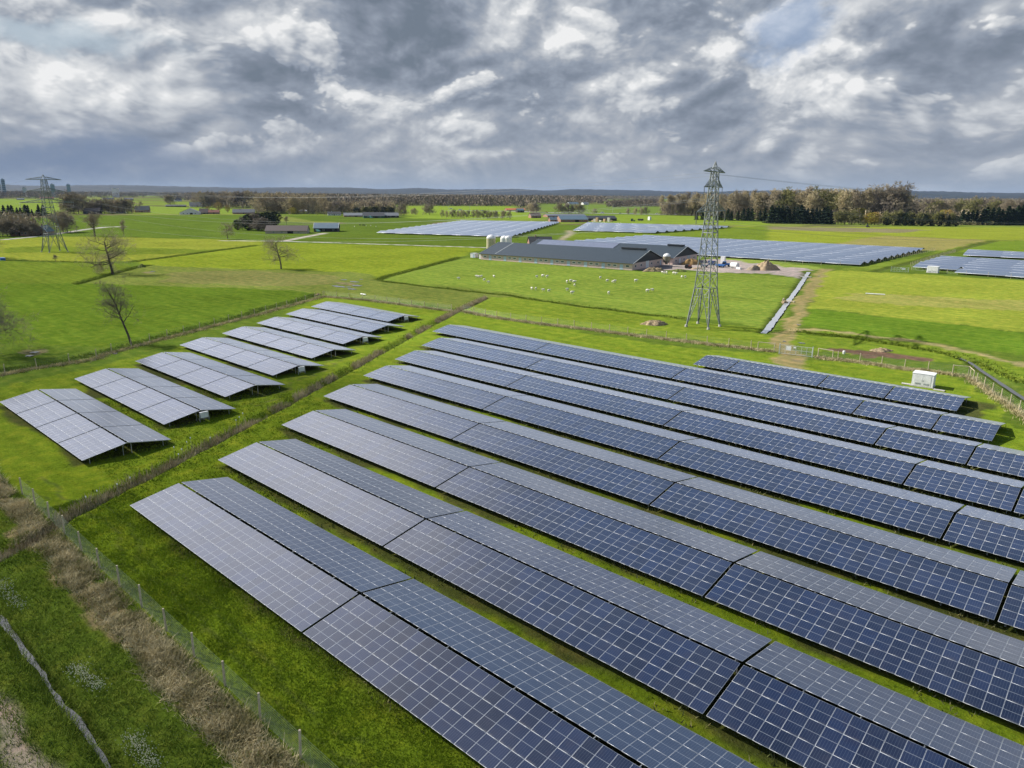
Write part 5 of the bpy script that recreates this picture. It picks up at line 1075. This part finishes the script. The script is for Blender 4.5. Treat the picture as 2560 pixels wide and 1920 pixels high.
woods('far_brown_wood', 'brown bare woods in a broad band below the horizon', [
  ('c1', [(-300, 218), (2212, 232), (2212, 248), (700, 240), (-300, 240)], 2000), ('c1', [(-300, 240), (560, 244), (560, 262), (-300, 264)], 420), ('c1', [(560, 244), (1250, 246), (1250, 256), (560, 262)], 200), ('c1', [(1300, 246), (2212, 250), (2212, 300), (1850, 300), (1400, 262)], 750),
  ('c2', [(0, 230), (2212, 250), (2212, 276), (0, 258)], 2300), ('c2', [(0, 258), (1200, 268), (1200, 330), (0, 330)], 1500), ('c2', [(1200, 274), (2212, 280), (2212, 332), (1200, 326)], 1000), 
  ('c3', [(0, 246), (1280, 258), (1280, 280), (0, 278)], 1500), ('c3', [(0, 280), (240, 282), (240, 330), (0, 345)], 90), ('c3', [(240, 280), (800, 282), (800, 308), (240, 312)], 500),
  ('c4', [(-300, 262), (2600, 275), (2600, 312), (-300, 296)], 2200), ('c4', [(1150, 312), (2600, 320), (2600, 420), (1150, 400)], 900)], 5, bark('far_twigs', (.17, .14, .105), (.30, .245, .175), .01), (18, 27), 1.3)
woods('far_evergreen_wood', 'darker evergreen patches in the far woods', [('c1', [(-300, 218), (2212, 232), (2212, 250), (-300, 240)], 200), ('c2', [(0, 230), (2212, 250), (2212, 300), (0, 280)], 300), ('c3', [(0, 246), (1280, 258), (1280, 276), (300, 275)], 260), ('c4', [(1150, 270), (2600, 276), (2600, 380), (1150, 360)], 330)], 6, bark('far_evergreen', (.02, .03, .02), (.045, .055, .03), .01), (11, 17))
woods('wood_interior', 'massed bare trees filling the woods behind their front rows', [('c2', [(200, 332), (1200, 330), (1190, 396), (760, 402), (330, 388), (0, 390), (0, 330)], 420), ('c2', [(900, 300), (1190, 300), (1190, 396), (900, 398)], 160),
  ('c3', [(1285, 330), (2212, 330), (2212, 440), (1650, 405), (1290, 400)], 420), ('c4', [(0, 320), (2600, 330), (2600, 480), (1400, 485), (560, 475), (0, 455)], 1100), ('c1', [(1720, 300), (2212, 300), (2212, 350), (1720, 345)], 160), ('c1', [(570, 340), (1150, 330), (1150, 388), (570, 390)], 70), ('c1', [(0, 520), (300, 525), (300, 585), (0, 585)], 40), ('c1', [(-300, 252), (560, 256), (560, 268), (-300, 268)], 60)], 15, bark('wood_twigs', (.23, .19, .135), (.40, .33, .215), .02), (10, 16), .9)
woods('undergrowth', 'low scrub under the edges of the woods', [('c3', [(1285, 395), (1650, 400), (2212, 440), (2212, 455), (1600, 412), (1285, 408)], 260), ('c4', [(0, 455), (560, 478), (1400, 488), (2600, 480), (2600, 494), (1400, 500), (560, 488), (0, 472)], 700), ('c2', [(0, 385), (760, 398), (1190, 392), (1190, 402), (760, 410), (0, 396)], 260), ('c1', [(570, 385), (1150, 383), (1150, 392), (570, 395)], 60)], 16, bark('scrub', (.13, .13, .06), (.27, .235, .12), .03), (2.5, 5.5), 1.3)
woods('dark_plantation', 'dark brown plantation block right of the far white and blue building', [('c3', [(800, 318), (1000, 308), (1270, 285), (1270, 300), (1285, 335), (830, 342)], 420)], 7, bark('plantation_twigs', (.11, .09, .07), (.18, .145, .105), .02), (13, 17))
woods('horizon_forest', 'blue-dark forest on the plain under the horizon hills', [('c2', [(-2400, 195), (0, 214), (2212, 231), (4300, 248), (4300, 254), (2212, 239), (0, 222), (-2400, 203)], 2200)], 8, bark('horizon_needles', (.025, .035, .03), (.05, .055, .04), .004), (14, 22), 2.2)

# ================================================================== SHEEP, COWS, CARS, HEAPS
def sheep_mesh(seed):
    b = MB(); R = random.Random(seed); n = 12
    st = [(-.52, .66, .05), (-.48, .66, .20), (-.3, .66, .30), (0, .65, .33), (.28, .66, .29), (.42, .72, .20), (.52, .80, .13), (.60, .84, .11), (.72, .80, .09), (.80, .76, .05)]
    vs, fs = [], []
    for i, (x_, z_, r_) in enumerate(st):
        for k in range(n): a = 2*math.pi*k/n; vs.append((x_, r_*.92*math.cos(a)*(1+R.uniform(-.05, .05)), z_+r_*math.sin(a)*(1+R.uniform(-.05, .05))))
    for i in range(len(st)-1):
        for k in range(n): fs.append((i*n+k, i*n+(k+1) % n, (i+1)*n+(k+1) % n, (i+1)*n+k))
    fs += [tuple(range(n))[::-1], tuple(range((len(st)-1)*n, len(st)*n))]; b.add(vs, fs)
    for (x_, y_) in ((-.34, .15), (-.34, -.15), (.28, .15), (.28, -.15)): b.tube((x_, y_, .48), (x_+.02, y_, .24), .06, .045, 6); b.tube((x_+.02, y_, .26), (x_, y_, 0), .042, .035, 6)
    for s in (-1, 1): b.tube((.60, .07*s, .88), (.57, .19*s, .86), .03, .015, 5)
    return b.mesh('sheep', mat('sheep_wool', (.72, .68, .60), .95, 0, .12, 8.), True)
SM = [sheep_mesh(1), sheep_mesh(2)]
SH = [('c2', 1752, 962), ('c2', 1910, 945), ('c2', 1928, 947), ('c2', 1948, 942), ('c2', 2057, 943), ('c2', 1972, 974), ('c2', 2010, 993), ('c3', 215, 945), ('c3', 265, 940), ('c3', 303, 946), ('c3', 475, 992), ('c3', 507, 983), ('c3', 537, 993), ('c3', 541, 1022), ('c3', 172, 1049), ('c3', 206, 1052), ('c3', 270, 1063), ('c3', 318, 1067), ('c3', 478, 1059), ('c3', 518, 1088), ('c3', 763, 955), ('c3', 823, 980), ('c3', 868, 993), ('c3', 887, 987), ('c3', 835, 1090), ('c3', 1069, 984), ('c3', 1170, 1072), ('c3', 1213, 1062), ('c3', 1300, 908), ('c3', 1318, 912), ('c3', 1336, 914), ('c3', 1397, 917), ('c3', 1418, 919), ('c3', 1467, 948), ('c3', 1496, 949), ('c2', 852, 508), ('c2', 952, 502), ('c2', 990, 500), ('c2', 1037, 508)]
for k, (c, a, b_) in enumerate(SH):
    g = G(c, a, b_+3); far_ = b_ < 600
    where = 'in the far green field behind the open dark barn' if far_ else 'close to the farmyard heaps' if (c == 'c3' and a > 1250) else 'in the left part of the pasture' if c == 'c2' else 'in the middle of the pasture' if a < 700 else 'in the right part of the pasture'
    o = link('sheep', SM[k % 2], None, (g[0], g[1], GZ(*g) if not far_ else 0), (0, 0, random.random()*6.28)); o.scale = [1.08*random.uniform(.9, 1.1)]*3
    tag(o, f'white sheep grazing {where}', 'sheep', f'sheep {where}')
CARP = {}
def car(c, x_, y_, colr_, label, L=4.4, hh_=1.45, van=False):
    g = G(c, x_, y_); t = thing('passing_van' if van else 'passing_car', label, 'van' if van else 'car', (g[0], g[1], 0), .6)
    m_ = mat('car_paint_'+colr_, {'white': (.8, .8, .8), 'grey': (.2, .24, .26), 'orange': (.7, .2, .04), 'green': (.05, .14, .08), 'blue': (.05, .15, .35), 'black': (.02, .02, .02)}[colr_], .3)
    b = MB(); prof = [(0, .35), (L, .35), (L, hh_*.62), (L*.8, hh_*.68), (L*.66, hh_), (L*.2, hh_), (0, hh_*.68)] if not van else [(0, .4), (L, .4), (L, hh_*.5), (L*.9, hh_*.58), (L*.82, hh_), (0, hh_)]
    b.prism(prof, 0, 1.8); b.obj('body', m_, t); b = MB(); b.box(L*.22, L*.66 if not van else L*.8, -.02, 1.82, hh_*.70, hh_*.93); b.obj('windows', GLS, t)
    for xx in (L*.18, L*.8):
        for yy in (-.03, 1.63): b = MB(); b.tube((xx, yy, .33), (xx, yy+.2, .33), .33, n=12); b.obj('wheel', DRK, t)
for a in [('c2', 1672, 356, 'white', 'white van on the motorway, leftmost, near a lamp post', 6.5, 2.6, True), ('c2', 1750, 366, 'white', 'white van on the motorway behind the avenue trees', 6.5, 2.6, True), ('c2', 1895, 371, 'white', 'white car on the motorway behind the middle of the avenue', 4.6, 1.6), ('c2', 1946, 371, 'white', 'white car on the motorway, second one behind the avenue', 4.6, 1.6),
          ('c3', 290, 385, 'orange', 'orange car on the motorway right of the lone farmhouse'), ('c3', 765, 392, 'white', 'white van on the motorway above the black shed', 6.5, 2.6, True), ('c3', 924, 394, 'green', 'dark green car on the motorway right of the lamp post'), ('c3', 1013, 396, 'white', 'front one of two white cars close together on the motorway'),
          ('c3', 1035, 396, 'white', 'rear one of two white cars close together on the motorway'), ('c3', 1240, 398, 'white', 'white car on the motorway left of the large white van'), ('c3', 1325, 404, 'white', 'white car on the motorway just before the large white van'), ('c3', 1400, 403, 'white', 'large white van on the motorway at the poplar wood', 7.5, 3.1, True), ('c3', 1362, 404, 'grey', 'grey car just left of the large white van')]: car(*a)
def lamp(c, x_, yb, yt, label):
    g, h_ = ht(c, x_, yb, yt); t = thing('motorway_lamp', label, 'lamp post', (g[0], g[1], 0), .4, 'lamp posts along the motorway'); b = MB(); b.tube((0, 0, 0), (0, 0, h_), .22, .13, 6); b.obj('pole', GALV, t); b = MB(); b.tube((0, 0, h_), (2.6, 0, h_+.3), .12, n=5); b.box(2.3, 3.5, -.25, .25, h_+.2, h_+.42); b.obj('lamp_head', GALV, t)
for a in [('c2', 1662, 365, 292, 'tall lamp post at the leftmost motorway van'), ('c2', 1848, 372, 305, 'lamp post behind the middle of the avenue trees'), ('c3', 430, 385, 310, 'lamp post above the brick farm, left one'), ('c3', 648, 394, 300, 'lamp post above the black shed with crates'), ('c3', 870, 386, 320, 'lamp post standing free right of the black shed'), ('c3', 1357, 405, 300, 'lamp post in front of the poplar wood edge')]: lamp(*a)
# cows in the far meadow
cowm = MB()
for (x0, x1, y0, y1, z0, z1) in [(-.9, .9, -.3, .3, .75, 1.4), (.9, 1.35, -.15, .15, 1.0, 1.45)]: cowm.box(x0, x1, y0, y1, z0, z1)
for xx in (-.75, .6):
    for yy in (-.25, .1): cowm.box(xx, xx+.16, yy, yy+.14, 0, .76)
cm_ = cowm.mesh('cow', mat('cow_black', (.03, .028, .025), .8))
for k, (a, b_) in enumerate(((898, 497), (925, 500), (940, 499))): g = G('c2', a, b_); o = link('cow', cm_, None, (g[0], g[1], 0), (0, 0, k*1.3)); tag(o, 'dark cow standing in the far green field behind the open dark barn', 'cow', 'dark cows in the far field')
def heap(name, label, cat, c, xa, xb, yb, yt, mtl, seed, elong=.6, rough_=.18):
    a, b_ = G(c, xa, yb), G(c, xb, yb); ce = (a+b_)/2; w = float(np.hypot(*(b_-a)))/2; h = max(float(TOP(ce, c, yt))*(.8 if 'sand' in name else .55), .3); n = 40; r = np.linspace(0, 1, 15); v = [(0, 0, h)]; 
    for i, rr_ in enumerate(r[1:]):
        for k in range(n):
            an = 2*math.pi*k/n; j = 1+.14*math.sin(3*an+seed)+.08*math.sin(7*an+seed*2); nz = vnoise(np.array([math.cos(an)*rr_*4+seed]), np.array([math.sin(an)*rr_*4]), .5, seed)[0]
            v.append((w*rr_*j*math.cos(an), w*elong*rr_*j*math.sin(an), h*(1-rr_**(1.5 if 'sand' in name else 2.4))*(1-rough_+2*rough_*nz)-.05*(rr_ == 1)*3))
    f = [(0, 1+k, 1+(k+1) % n) for k in range(n)]
    b = MB(); b.add(v, f); b.f += [(1+i*n+k, 1+(i+1)*n+k, 1+(i+1)*n+(k+1) % n, 1+i*n+(k+1) % n) for i in range(13) for k in range(n)]; b.mi = [0]*len(b.f)
    d = b_-a; o = b.obj(name, mtl, None, (ce[0], ce[1], GZ(*ce)), (0, 0, math.atan2(d[1], d[0])), True); return tag(o, label, cat)
SAND = mat('sand', (.36, .27, .17), .95, 0, .3, .8, .2, .6); SANDB = mat('brown_sand', (.30, .19, .08), .95, 0, .3, .6, .2, .6); BRU = mat('dead_brush', (.30, .23, .14), .95, 0, .7, 2.2, .2, 1.); GRH = mat('weedy_soil', (.13, .16, .04), .95, 0, .5, 1.5, .2, 1.)
heap('sand_heap', 'large pale sand heap at the right end of the farmyard', 'heap', 'c3', 2080, 2300, 880, 788, SAND, 1); heap('sand_heap', 'smaller grey-brown sand heap left of the large pale one', 'heap', 'c3', 2020, 2165, 882, 832, mat('grey_sand', (.27, .22, .16), .95, 0, .3, .8, .2, .6), 2)
heap('sand_heap', 'orange-brown sand heap against the second barn gable', 'heap', 'c3', 1450, 1640, 832, 768, SANDB, 3); heap('brush_heap', 'heap of pale brushwood in front of the long barn gable', 'heap', 'c3', 1130, 1335, 893, 838, BRU, 4, .4, .4); heap('weedy_mound', 'green weedy soil mound beside the brushwood heap', 'mound', 'c3', 1370, 1520, 893, 858, GRH, 5, .5, .3)
heap('straw_heap', 'low heap of dead stalks on the grass left of the near pylon', 'heap', 'c3', 1120, 1345, 1352, 1296, BRU, 6, .5, .5); heap('straw_heap', 'small heap of dead stalks behind the brown soil strip, near the gate', 'heap', 'c4', 885, 1075, 1583, 1545, BRU, 7, .5, .5)
heap('brush_heap', 'little brush heap on the ditch bank by the white-walled channel', 'heap', 'c4', 110, 175, 1158, 1118, BRU, 8, .8, .5); heap('straw_heap', 'pale straw pile left of the parked machines by the near pylon', 'heap', 'c3', 1540, 1660, 872, 848, SAND, 9, .5, .3)
heap('brush_heap', 'little stump heap at the corner of the small solar block fence', 'heap', 'c2', 508, 565, 1092, 1062, BRU, 10, .8, .5)
heap('brush_heap', 'dark bramble clump on the ditch beside the broad bare oak', 'bush', 'c1', 1195, 1260, 858, 815, GRH, 11, .8, .5)
# yard clutter
def clutter(c, x_, y_, w, d_, h, m_, label, name, cat, kind='box'):
    g = G(c, x_, y_); t = thing(name, label, cat, (g[0], g[1], GZ(*g)), random.uniform(-.4, .4)); b = MB()
    if kind == 'tank': b.tube((-w/2, 0, h/2), (w/2, 0, h/2), h/2, n=18); b.obj('tank', m_, t); b = MB(); b.box(-w*.35, -w*.25, -h*.4, h*.4, 0, h*.4); b.box(w*.25, w*.35, -h*.4, h*.4, 0, h*.4); b.obj('stand', STEEL, t)
    elif kind == 'trailer':
        b.box(-w/2, w/2, -d_/2, d_/2, .7, h); b.obj('load_bed', m_, t); b = MB(); b.box(w/2, w/2+1.4, -.08, .08, .6, .75); b.obj('drawbar', STEEL, t)
        for xx in (-w*.25, w*.2):
            for yy in (-d_/2-.1, d_/2-.1): b = MB(); b.tube((xx, yy, .42), (xx, yy+.22, .42), .42, n=12); b.obj('wheel', DRK, t)
    elif kind == 'tractor':
        b.prism([(-w*.5, .7), (w*.5, .7), (w*.5, 1.5), (0, 1.6), (-w*.05, h), (-w*.45, h), (-w*.5, 1.5)], -d_/2, d_/2); b.obj('body', m_, t); b = MB(); b.box(-w*.42, -w*.08, -d_/2-.02, d_/2+.02, 1.75, h-.15); b.obj('cab_glass', GLS, t)
        for xx, r_ in ((-w*.3, .85), (w*.36, .5)):
            for yy in (-d_/2-.35, d_/2+.02): b = MB(); b.tube((xx, yy, r_), (xx, yy+.33, r_), r_, n=14); b.obj('wheel', DRK, t)
    else:
        b.box(-w/2, w/2, -d_/2, d_/2, 0, h); b.obj('body', m_, t); b = MB(); b.box(-w/2-.05, w/2+.05, -d_/2-.05, d_/2+.05, h+.002, h+.1); b.obj('lid', m_, t)
BLU = mat('machine_blue', (.03, .12, .35), .4); NAV = mat('machine_navy', (.02, .04, .12), .5)
clutter('c3', 1728, 838, 3.6, 2., 1.9, NAV, 'dark navy container just left of the near pylon, in the farmyard', 'skip_container', 'container'); clutter('c3', 1800, 858, 4.5, 2., 1.5, BLU, 'blue farm trailer right behind the near pylon', 'farm_trailer', 'trailer', 'trailer')
clutter('c3', 1850, 852, 3.6, 1.9, 2.4, BLU, 'blue tractor right of the near pylon in the farmyard', 'farm_tractor', 'tractor', 'tractor'); clutter('c3', 1922, 866, 3.4, 2., 2.6, WHT, 'white cylindrical tank on the farmyard right of the near pylon', 'storage_tank', 'tank', 'tank')
clutter('c3', 1822, 822, 2., 1.6, 3.2, KW, 'upright pale box behind the blue trailer', 'pale_cabinet', 'cabinet'); clutter('c3', 1958, 875, 2.4, 1., .8, KW, 'low white block beside the cylindrical tank', 'concrete_block', 'block')
clutter('c3', 1660, 858, 3.2, 1.8, 1.1, NAV, 'low dark trailer in front of the pale straw pile', 'farm_trailer', 'trailer', 'trailer'); clutter('c3', 1525, 868, 2.4, 1.6, 1.6, mat('red_brown', (.2, .08, .05), .6), 'small reddish machine between the mounds before the second barn', 'farm_machine', 'machine', 'tractor')
for k, xx in enumerate((600, 622, 645, 700, 716, 735, 765, 800, 835, 858)): clutter('c3', xx, 463+(k % 3), 3.2, 2.2, 1.6+1.7*(k % 3), mat('crate_wood' if k % 2 else 'crate_pale', (.42, .30, .17) if k % 2 else (.6, .58, .52), .8), f'{ORD[k]} stack of crates from the left before the black shed', 'crate_stack', 'crates')
clutter('c3', 1045, 460, 5., 2.4, 3.2, mat('tractor_green', (.03, .10, .05), .4), 'dark tractor in the yard right of the black shed', 'farm_tractor', 'tractor', 'tractor'); clutter('c3', 1110, 457, 7., 2.6, 2.6, DRK, 'dark trailer right of the dark tractor beyond the solar field', 'farm_trailer', 'trailer', 'trailer'); clutter('c3', 1188, 450, 3.6, 3., 4.4, KW, 'white upright tank in the field right of the black shed', 'storage_tank', 'tank')
clutter('c4', 862, 513, 2.6, 1.6, 3., DRK, 'dark machine alone in the field before the right wood', 'farm_machine', 'machine', 'tractor'); clutter('c2', 992, 434, 4.5, 2.5, 3., mat('teal_paint', (.12, .35, .30), .5), 'pale green tractor in front of the green-walled barn', 'farm_tractor', 'tractor', 'tractor')
clutter('c1', 20, 793, 4.5, 2., 1.3, BLU, 'blue trough at the left edge beside the yellow field ditch', 'feed_trough', 'trough'); clutter('c2', 535, 556, 4., 2., 2.4, mat('teal_paint', (.12, .35, .30), .5), 'teal machine in the opening of the dark barn by the farm road', 'farm_machine', 'machine', 'tractor')
for k, xx in enumerate((40, 75, 350, 870)): clutter('c1', xx, (412, 412, 402, 393)[k], 4.6, 2., 1.7, [WHT, mat('car_red', (.3, .03, .03), .4), NAV, WHT][k], ['white parked car at the left edge under the conifers', 'dark red parked car at the left edge under the conifers', 'dark blue parked car below the arms of the left pylon', 'white parked car beside the dark barn under the brown trees'][k], 'parked_car', 'car', 'tractor' if False else 'trailer')
for (c, x0, x1, y_, lab) in (('c4', 842, 1010, 1094, 'long white pipe lying in the pale green field on the right'), ('c2', 905, 948, 1098, 'short white trough in the rough field above the small solar block')):
    a, b_ = G(c, x0, y_-4), G(c, x1, y_+6 if c == 'c4' else y_+3); b = MB(); b.tube((0, 0, .25), (b_[0]-a[0], b_[1]-a[1], .25), .2, n=8); tag(b.obj('white_pipe', WHT, None, (a[0], a[1], 0)), lab, 'pipe')
a, b_ = G('c4', 128, 1150), G('c4', 185, 1155); b = MB(); b.box(0, 3.6, -.5, .5, .15, .3); b.box(.0, .3, -.6, .6, -.6, .9); b.box(3.3, 3.6, -.6, .6, -.6, .15); tag(b.obj('plank_bridge', WOODP, None, (a[0], a[1], 0), (0, 0, .1)), 'small wooden plank bridge across the light water channel', 'bridge')
a = G('c4', 300, 942); b = MB(); b.box(-1, 3.4, -.4, .4, .1, .35); tag(b.obj('concrete_weir', CONC, None, (a[0], a[1], 0), (0, 0, .1)), 'small concrete weir at the upper end of the light water channel', 'weir')
b = MB(); a = G('d4', 655, 155); b.lathe(0, 0, [(.25, 0), (.3, .5), (.2, .7)], 10); tag(b.obj('white_bucket', WHT, None, (a[0], a[1], 0)), 'white bucket on the brown soil strip right of the gate', 'bucket')

# ================================================================== GRASS, REEDS, FLOWERS
def blades(name, px_, py_, h, w, mtl, seed, cola=None, per=3, spread=.12, kind='stuff', lean=.45):
    r = np.random.default_rng(seed); n = len(px_); P = np.repeat(np.stack([px_, py_, GZ(px_, py_)-.02], 1), per, 0); N = len(P); P[:, :2] += r.normal(0, spread, (N, 2))
    h_ = np.repeat(h, per)*(.6+.7*r.random(N)); a = r.random(N)*2*np.pi; dx, dy = np.cos(a), np.sin(a); ln_ = r.normal(0, lean, (N, 2))*h_[:, None]; w_ = np.repeat(w, per)*(.6+.8*r.random(N))
    v = np.stack([P-np.stack([dx*w_, dy*w_, 0*w_], 1), P+np.stack([dx*w_, dy*w_, 0*w_], 1), P+np.stack([ln_[:, 0]+dx*w_*.3, ln_[:, 1]+dy*w_*.3, h_], 1), P+np.stack([ln_[:, 0]-dx*w_*.3, ln_[:, 1]-dy*w_*.3, h_], 1)], 1).reshape(-1, 3)
    return tag(link(name, fmesh(name, v, np.arange(N*4).reshape(-1, 4), [mtl])), None, None, None, kind)
def bladem(name, c0, c1, sc=.35):
    m, nt, b = newmat(name); geo = nt.node('ShaderNodeNewGeometry').outputs['Position']; f = nt.m('ADD', nt.m('MULTIPLY', nt.noise(geo, sc, 3, .6), .6), nt.m('MULTIPLY', nt.noise(geo, 6., 2, .6), .4)); setp(nt, b, Base_Color=nt.mix(nt.rng(f, .38, .62), c0, c1), Roughness=.9); b.inputs['Specular IOR Level'].default_value = .2; return m
GRB1 = bladem('grass_blades', (.13, .195, .005), (.24, .32, .014)); GRB2 = bladem('bank_grass_blades', (.11, .165, .012), (.23, .29, .03)); DRYB = bladem('dead_grass_blades', (.24, .21, .09), (.66, .56, .33), .5); REED = bladem('reed_stalks', (.26, .21, .12), (.60, .50, .33), .5)
r = np.random.default_rng(9)
def scatter(n, x0, x1, y0, y1, keep): xx, yy = r.uniform(x0, x1, n), r.uniform(y0, y1, n); k = keep(xx, yy); return xx[k], yy[k]
def not_ditch(xx, yy): return (pdist(xx, yy, DD['near'][1]) > .55) & (pdist(xx, yy, DD['mid'][1]) > .5) & (pdist(xx, yy, TRACKS[-1][0]) > .6)
sx_, sy2 = scatter(100000, -82, -8, FENCE_Y+.1, 26, lambda a, b_: (r.random(len(a)) < .15+vnoise(a, b_, 2.2, 77))); blades('meadow_grass', sx_, sy2, np.full(len(sx_), .14), np.full(len(sx_), .021), GRB1, 1, per=2)
sx_, sy2 = scatter(60000, -120, -30, 26, 60, lambda a, b_: (r.random(len(a)) < .1+vnoise(a, b_, 2.2, 77)) & (b_ < 35+(-a-60)*.9)); blades('meadow_grass', sx_, sy2, np.full(len(sx_), .16), np.full(len(sx_), .035), GRB1, 2, per=2)
sx_, sy2 = scatter(120000, -110, -14, -12, FENCE_Y-.2, lambda a, b_: not_ditch(a, b_) & (r.random(len(a)) < .2+vnoise(a, b_, 3., 78))); tt = FENCE_Y-sy2; ds = sstep(.5, 1.1, tt)*(1-sstep(2.5, 3.4, tt+1.4*(vnoise(sx_, sy2, 5, 21)-.5))); dryk = (r.random(len(sx_)) < ds*.8) & (sx_ < 99)
blades('bank_grass', sx_[~dryk], sy2[~dryk], .18+.18*vnoise(sx_[~dryk], sy2[~dryk], 2., 5), np.full((~dryk).sum(), .022), GRB2, 3, per=2, lean=.6)
sx2, sy3 = scatter(22000, -110, -14, 13, FENCE_Y-.4, lambda a, b_: (vnoise(a, b_, 2., 79) > .25)); tt = FENCE_Y-sy3; kk = tt < 2.9+1.4*(.5-vnoise(sx2, sy3, 5, 21)); sx2, sy3 = sx2[kk], sy3[kk]
blades('dead_grass', sx2, sy3, .20+.34*vnoise(sx2, sy3, 1.6, 6), np.full(len(sx2), .022), DRYB, 4, per=4, spread=.2, lean=.8)
def along_pl(pl, n, off, seed):
    q_ = np.random.default_rng(seed); pl = np.array(pl); seg = np.hypot(*(pl[1:]-pl[:-1]).T); s = np.concatenate([[0], np.cumsum(seg)]); t = q_.uniform(0, s[-1], n); xx, yy = np.interp(t, s, pl[:, 0]), np.interp(t, s, pl[:, 1]); return xx+q_.normal(0, off, n), yy+q_.normal(0, off, n)
xx, yy = along_pl(DD['mid'][1], 6500, .38, 1); k = vnoise(xx, yy, 4., 90) > .42; blades('reeds', xx[k], yy[k], np.full(k.sum(), .75), np.full(k.sum(), .028), REED, 5, per=3, lean=.22)
xx, yy = along_pl(DD['mid'][1], 4000, .9, 2); blades('ditch_bank_grass', xx, yy, np.full(len(xx), .28), np.full(len(xx), .05), GRB2, 6, per=2)
xx, yy = along_pl(DD['left'][1], 4000, 1.0, 3); blades('ditch_bank_grass', xx, yy, np.full(len(xx), .3), np.full(len(xx), .06), GRB2, 7, per=2)
for kx, nn in (('west', 6000), ('north', 3500), ('north2', 7000), ('east', 3000), ('east2', 2500)): xx, yy = along_pl(FENCES[kx], nn, .6, hash(kx) % 7+4 if False else len(kx)+nn % 7); blades('fence_line_grass', xx, yy, np.full(len(xx), .40), np.full(len(xx), .04), DRYB, nn % 11, per=2, lean=.4)
for nm_, nn in (('pasture', 4000), ('pasture2', 5000), ('yellow', 3000), ('yellow2', 4000), ('lane', 5000), ('fieldedge', 2500)): xx, yy = along_pl(DD[nm_][1], nn, .9, nn % 13); blades('ditch_bank_grass', xx, yy, np.full(len(xx), .3), np.full(len(xx), .08), GRB2, nn % 17, per=2)
# tufts under the table edges
ex = [(u, c_-.1+w_) for c_, xs in zip(RC, RX) for u in np.arange(xs[0], xs[-1], .35) for w_ in (.25, .9, 11.2)]
ex = np.array(ex); k = vnoise(ex[:, 0], ex[:, 1], 3., 91) > .45; ex = ex[k]; blades('table_edge_weeds', ex[:, 0]+r.normal(0, .3, len(ex)), ex[:, 1]+r.normal(0, .3, len(ex)), np.full(len(ex), .28), np.full(len(ex), .05), bladem('edge_weeds', (.07, .11, .02), (.22, .19, .09)), 12, per=2)
xx, yy = along_pl(DD['near'][1], 5200, .55, 21); k = pdist(xx, yy, DD['near'][1]) > .2; blades('ditch_bank_grass', xx[k], yy[k], np.full(k.sum(), .34), np.full(k.sum(), .02), GRB2, 22, per=3, lean=.6)
xx, yy = along_pl(TRACKS[-1][0], 1500, .8, 23); blades('track_edge_grass', xx, yy, np.full(len(xx), .16), np.full(len(xx), .02), GRB2, 24, per=2)
fl = []
for (pl, n) in ((((20, 470), (60, 560), (150, 640)), 260), (((480, 1020), (560, 1100), (660, 1160)), 420), (((840, 1470), (900, 1540), (960, 1620), (1010, 1680)), 420)):
    P_ = [tuple(G('e', *p)) for p in pl]; xx, yy = along_pl(P_, n, .32, n); fl.append(np.stack([xx, yy], 1))
fl = np.concatenate(fl); m_ = MB()
for (a, b_) in fl:
    z_ = GZ(a, b_)+random.uniform(.2, .5); s = random.uniform(.018, .045); m_.add([(a-s, b_, z_), (a, b_-s, z_+.01), (a+s, b_, z_), (a, b_+s, z_+.01), (a, b_, z_+.05)], [(0, 1, 4), (1, 2, 4), (2, 3, 4), (3, 0, 4)])
tag(m_.obj('white_flowers', mat('flower_white', (.70, .66, .46), .8)), kind='stuff')

# ================================================================== AIR
def volmat(name, dens, col, anis=0.):
    m = bpy.data.materials.new(name); m.use_nodes = True; t = m.node_tree; t.nodes.clear(); o = t.nodes.new('ShaderNodeOutputMaterial'); v = t.nodes.new('ShaderNodeVolumePrincipled'); v.inputs['Density'].default_value = dens; v.inputs['Color'].default_value = (*col, 1); v.inputs['Anisotropy'].default_value = anis; t.links.new(v.outputs[0], o.inputs['Volume']); return m
hb = MB(); hb.box(-11500, 900, -900, 11800, -1.4, 125.); tag(hb.obj('haze', volmat('haze_air', 1.8e-5, (.42, .62, 1.))), kind='stuff')
# unseen clouds added up-sun, outside the picture, to shade the foreground
def shade_cloud(name, gx_, gy_, alt, rx, ry, rz_, tau, ang, label):
    ce = np.array([gx_, gy_, 0])+SUN_DIR*alt/SUN_DIR[2]; bm = bmesh.new(); bmesh.ops.create_icosphere(bm, subdivisions=5, radius=1.)
    for v in bm.verts:
        p = np.array(v.co); n = vnoise(np.array([p[0]*3+5]), np.array([p[1]*3+p[2]*2]), .6, 44)[0]+.5*vnoise(np.array([p[0]*7]), np.array([p[1]*7+p[2]*5]), .6, 45)[0]; v.co = Vector(p*(.72+.4*n))
    me = bpy.data.meshes.new(name); bm.to_mesh(me); bm.free(); me.materials.append(volmat('shade_cloud_vapour', tau/(2*rz_/SUN_DIR[2]), (1, 1, 1))); o = link(name, me, None, tuple(ce), (0, 0, ang)); o.scale = (rx, ry, rz_); return tag(o, kind='stuff')
shade_cloud('shade_cloud', -60, -10, 900, 210, 78, 60, .42, .0, '')
shade_cloud('shade_cloud', -10, 42, 860, 130, 62, 40, .3, .1, '')
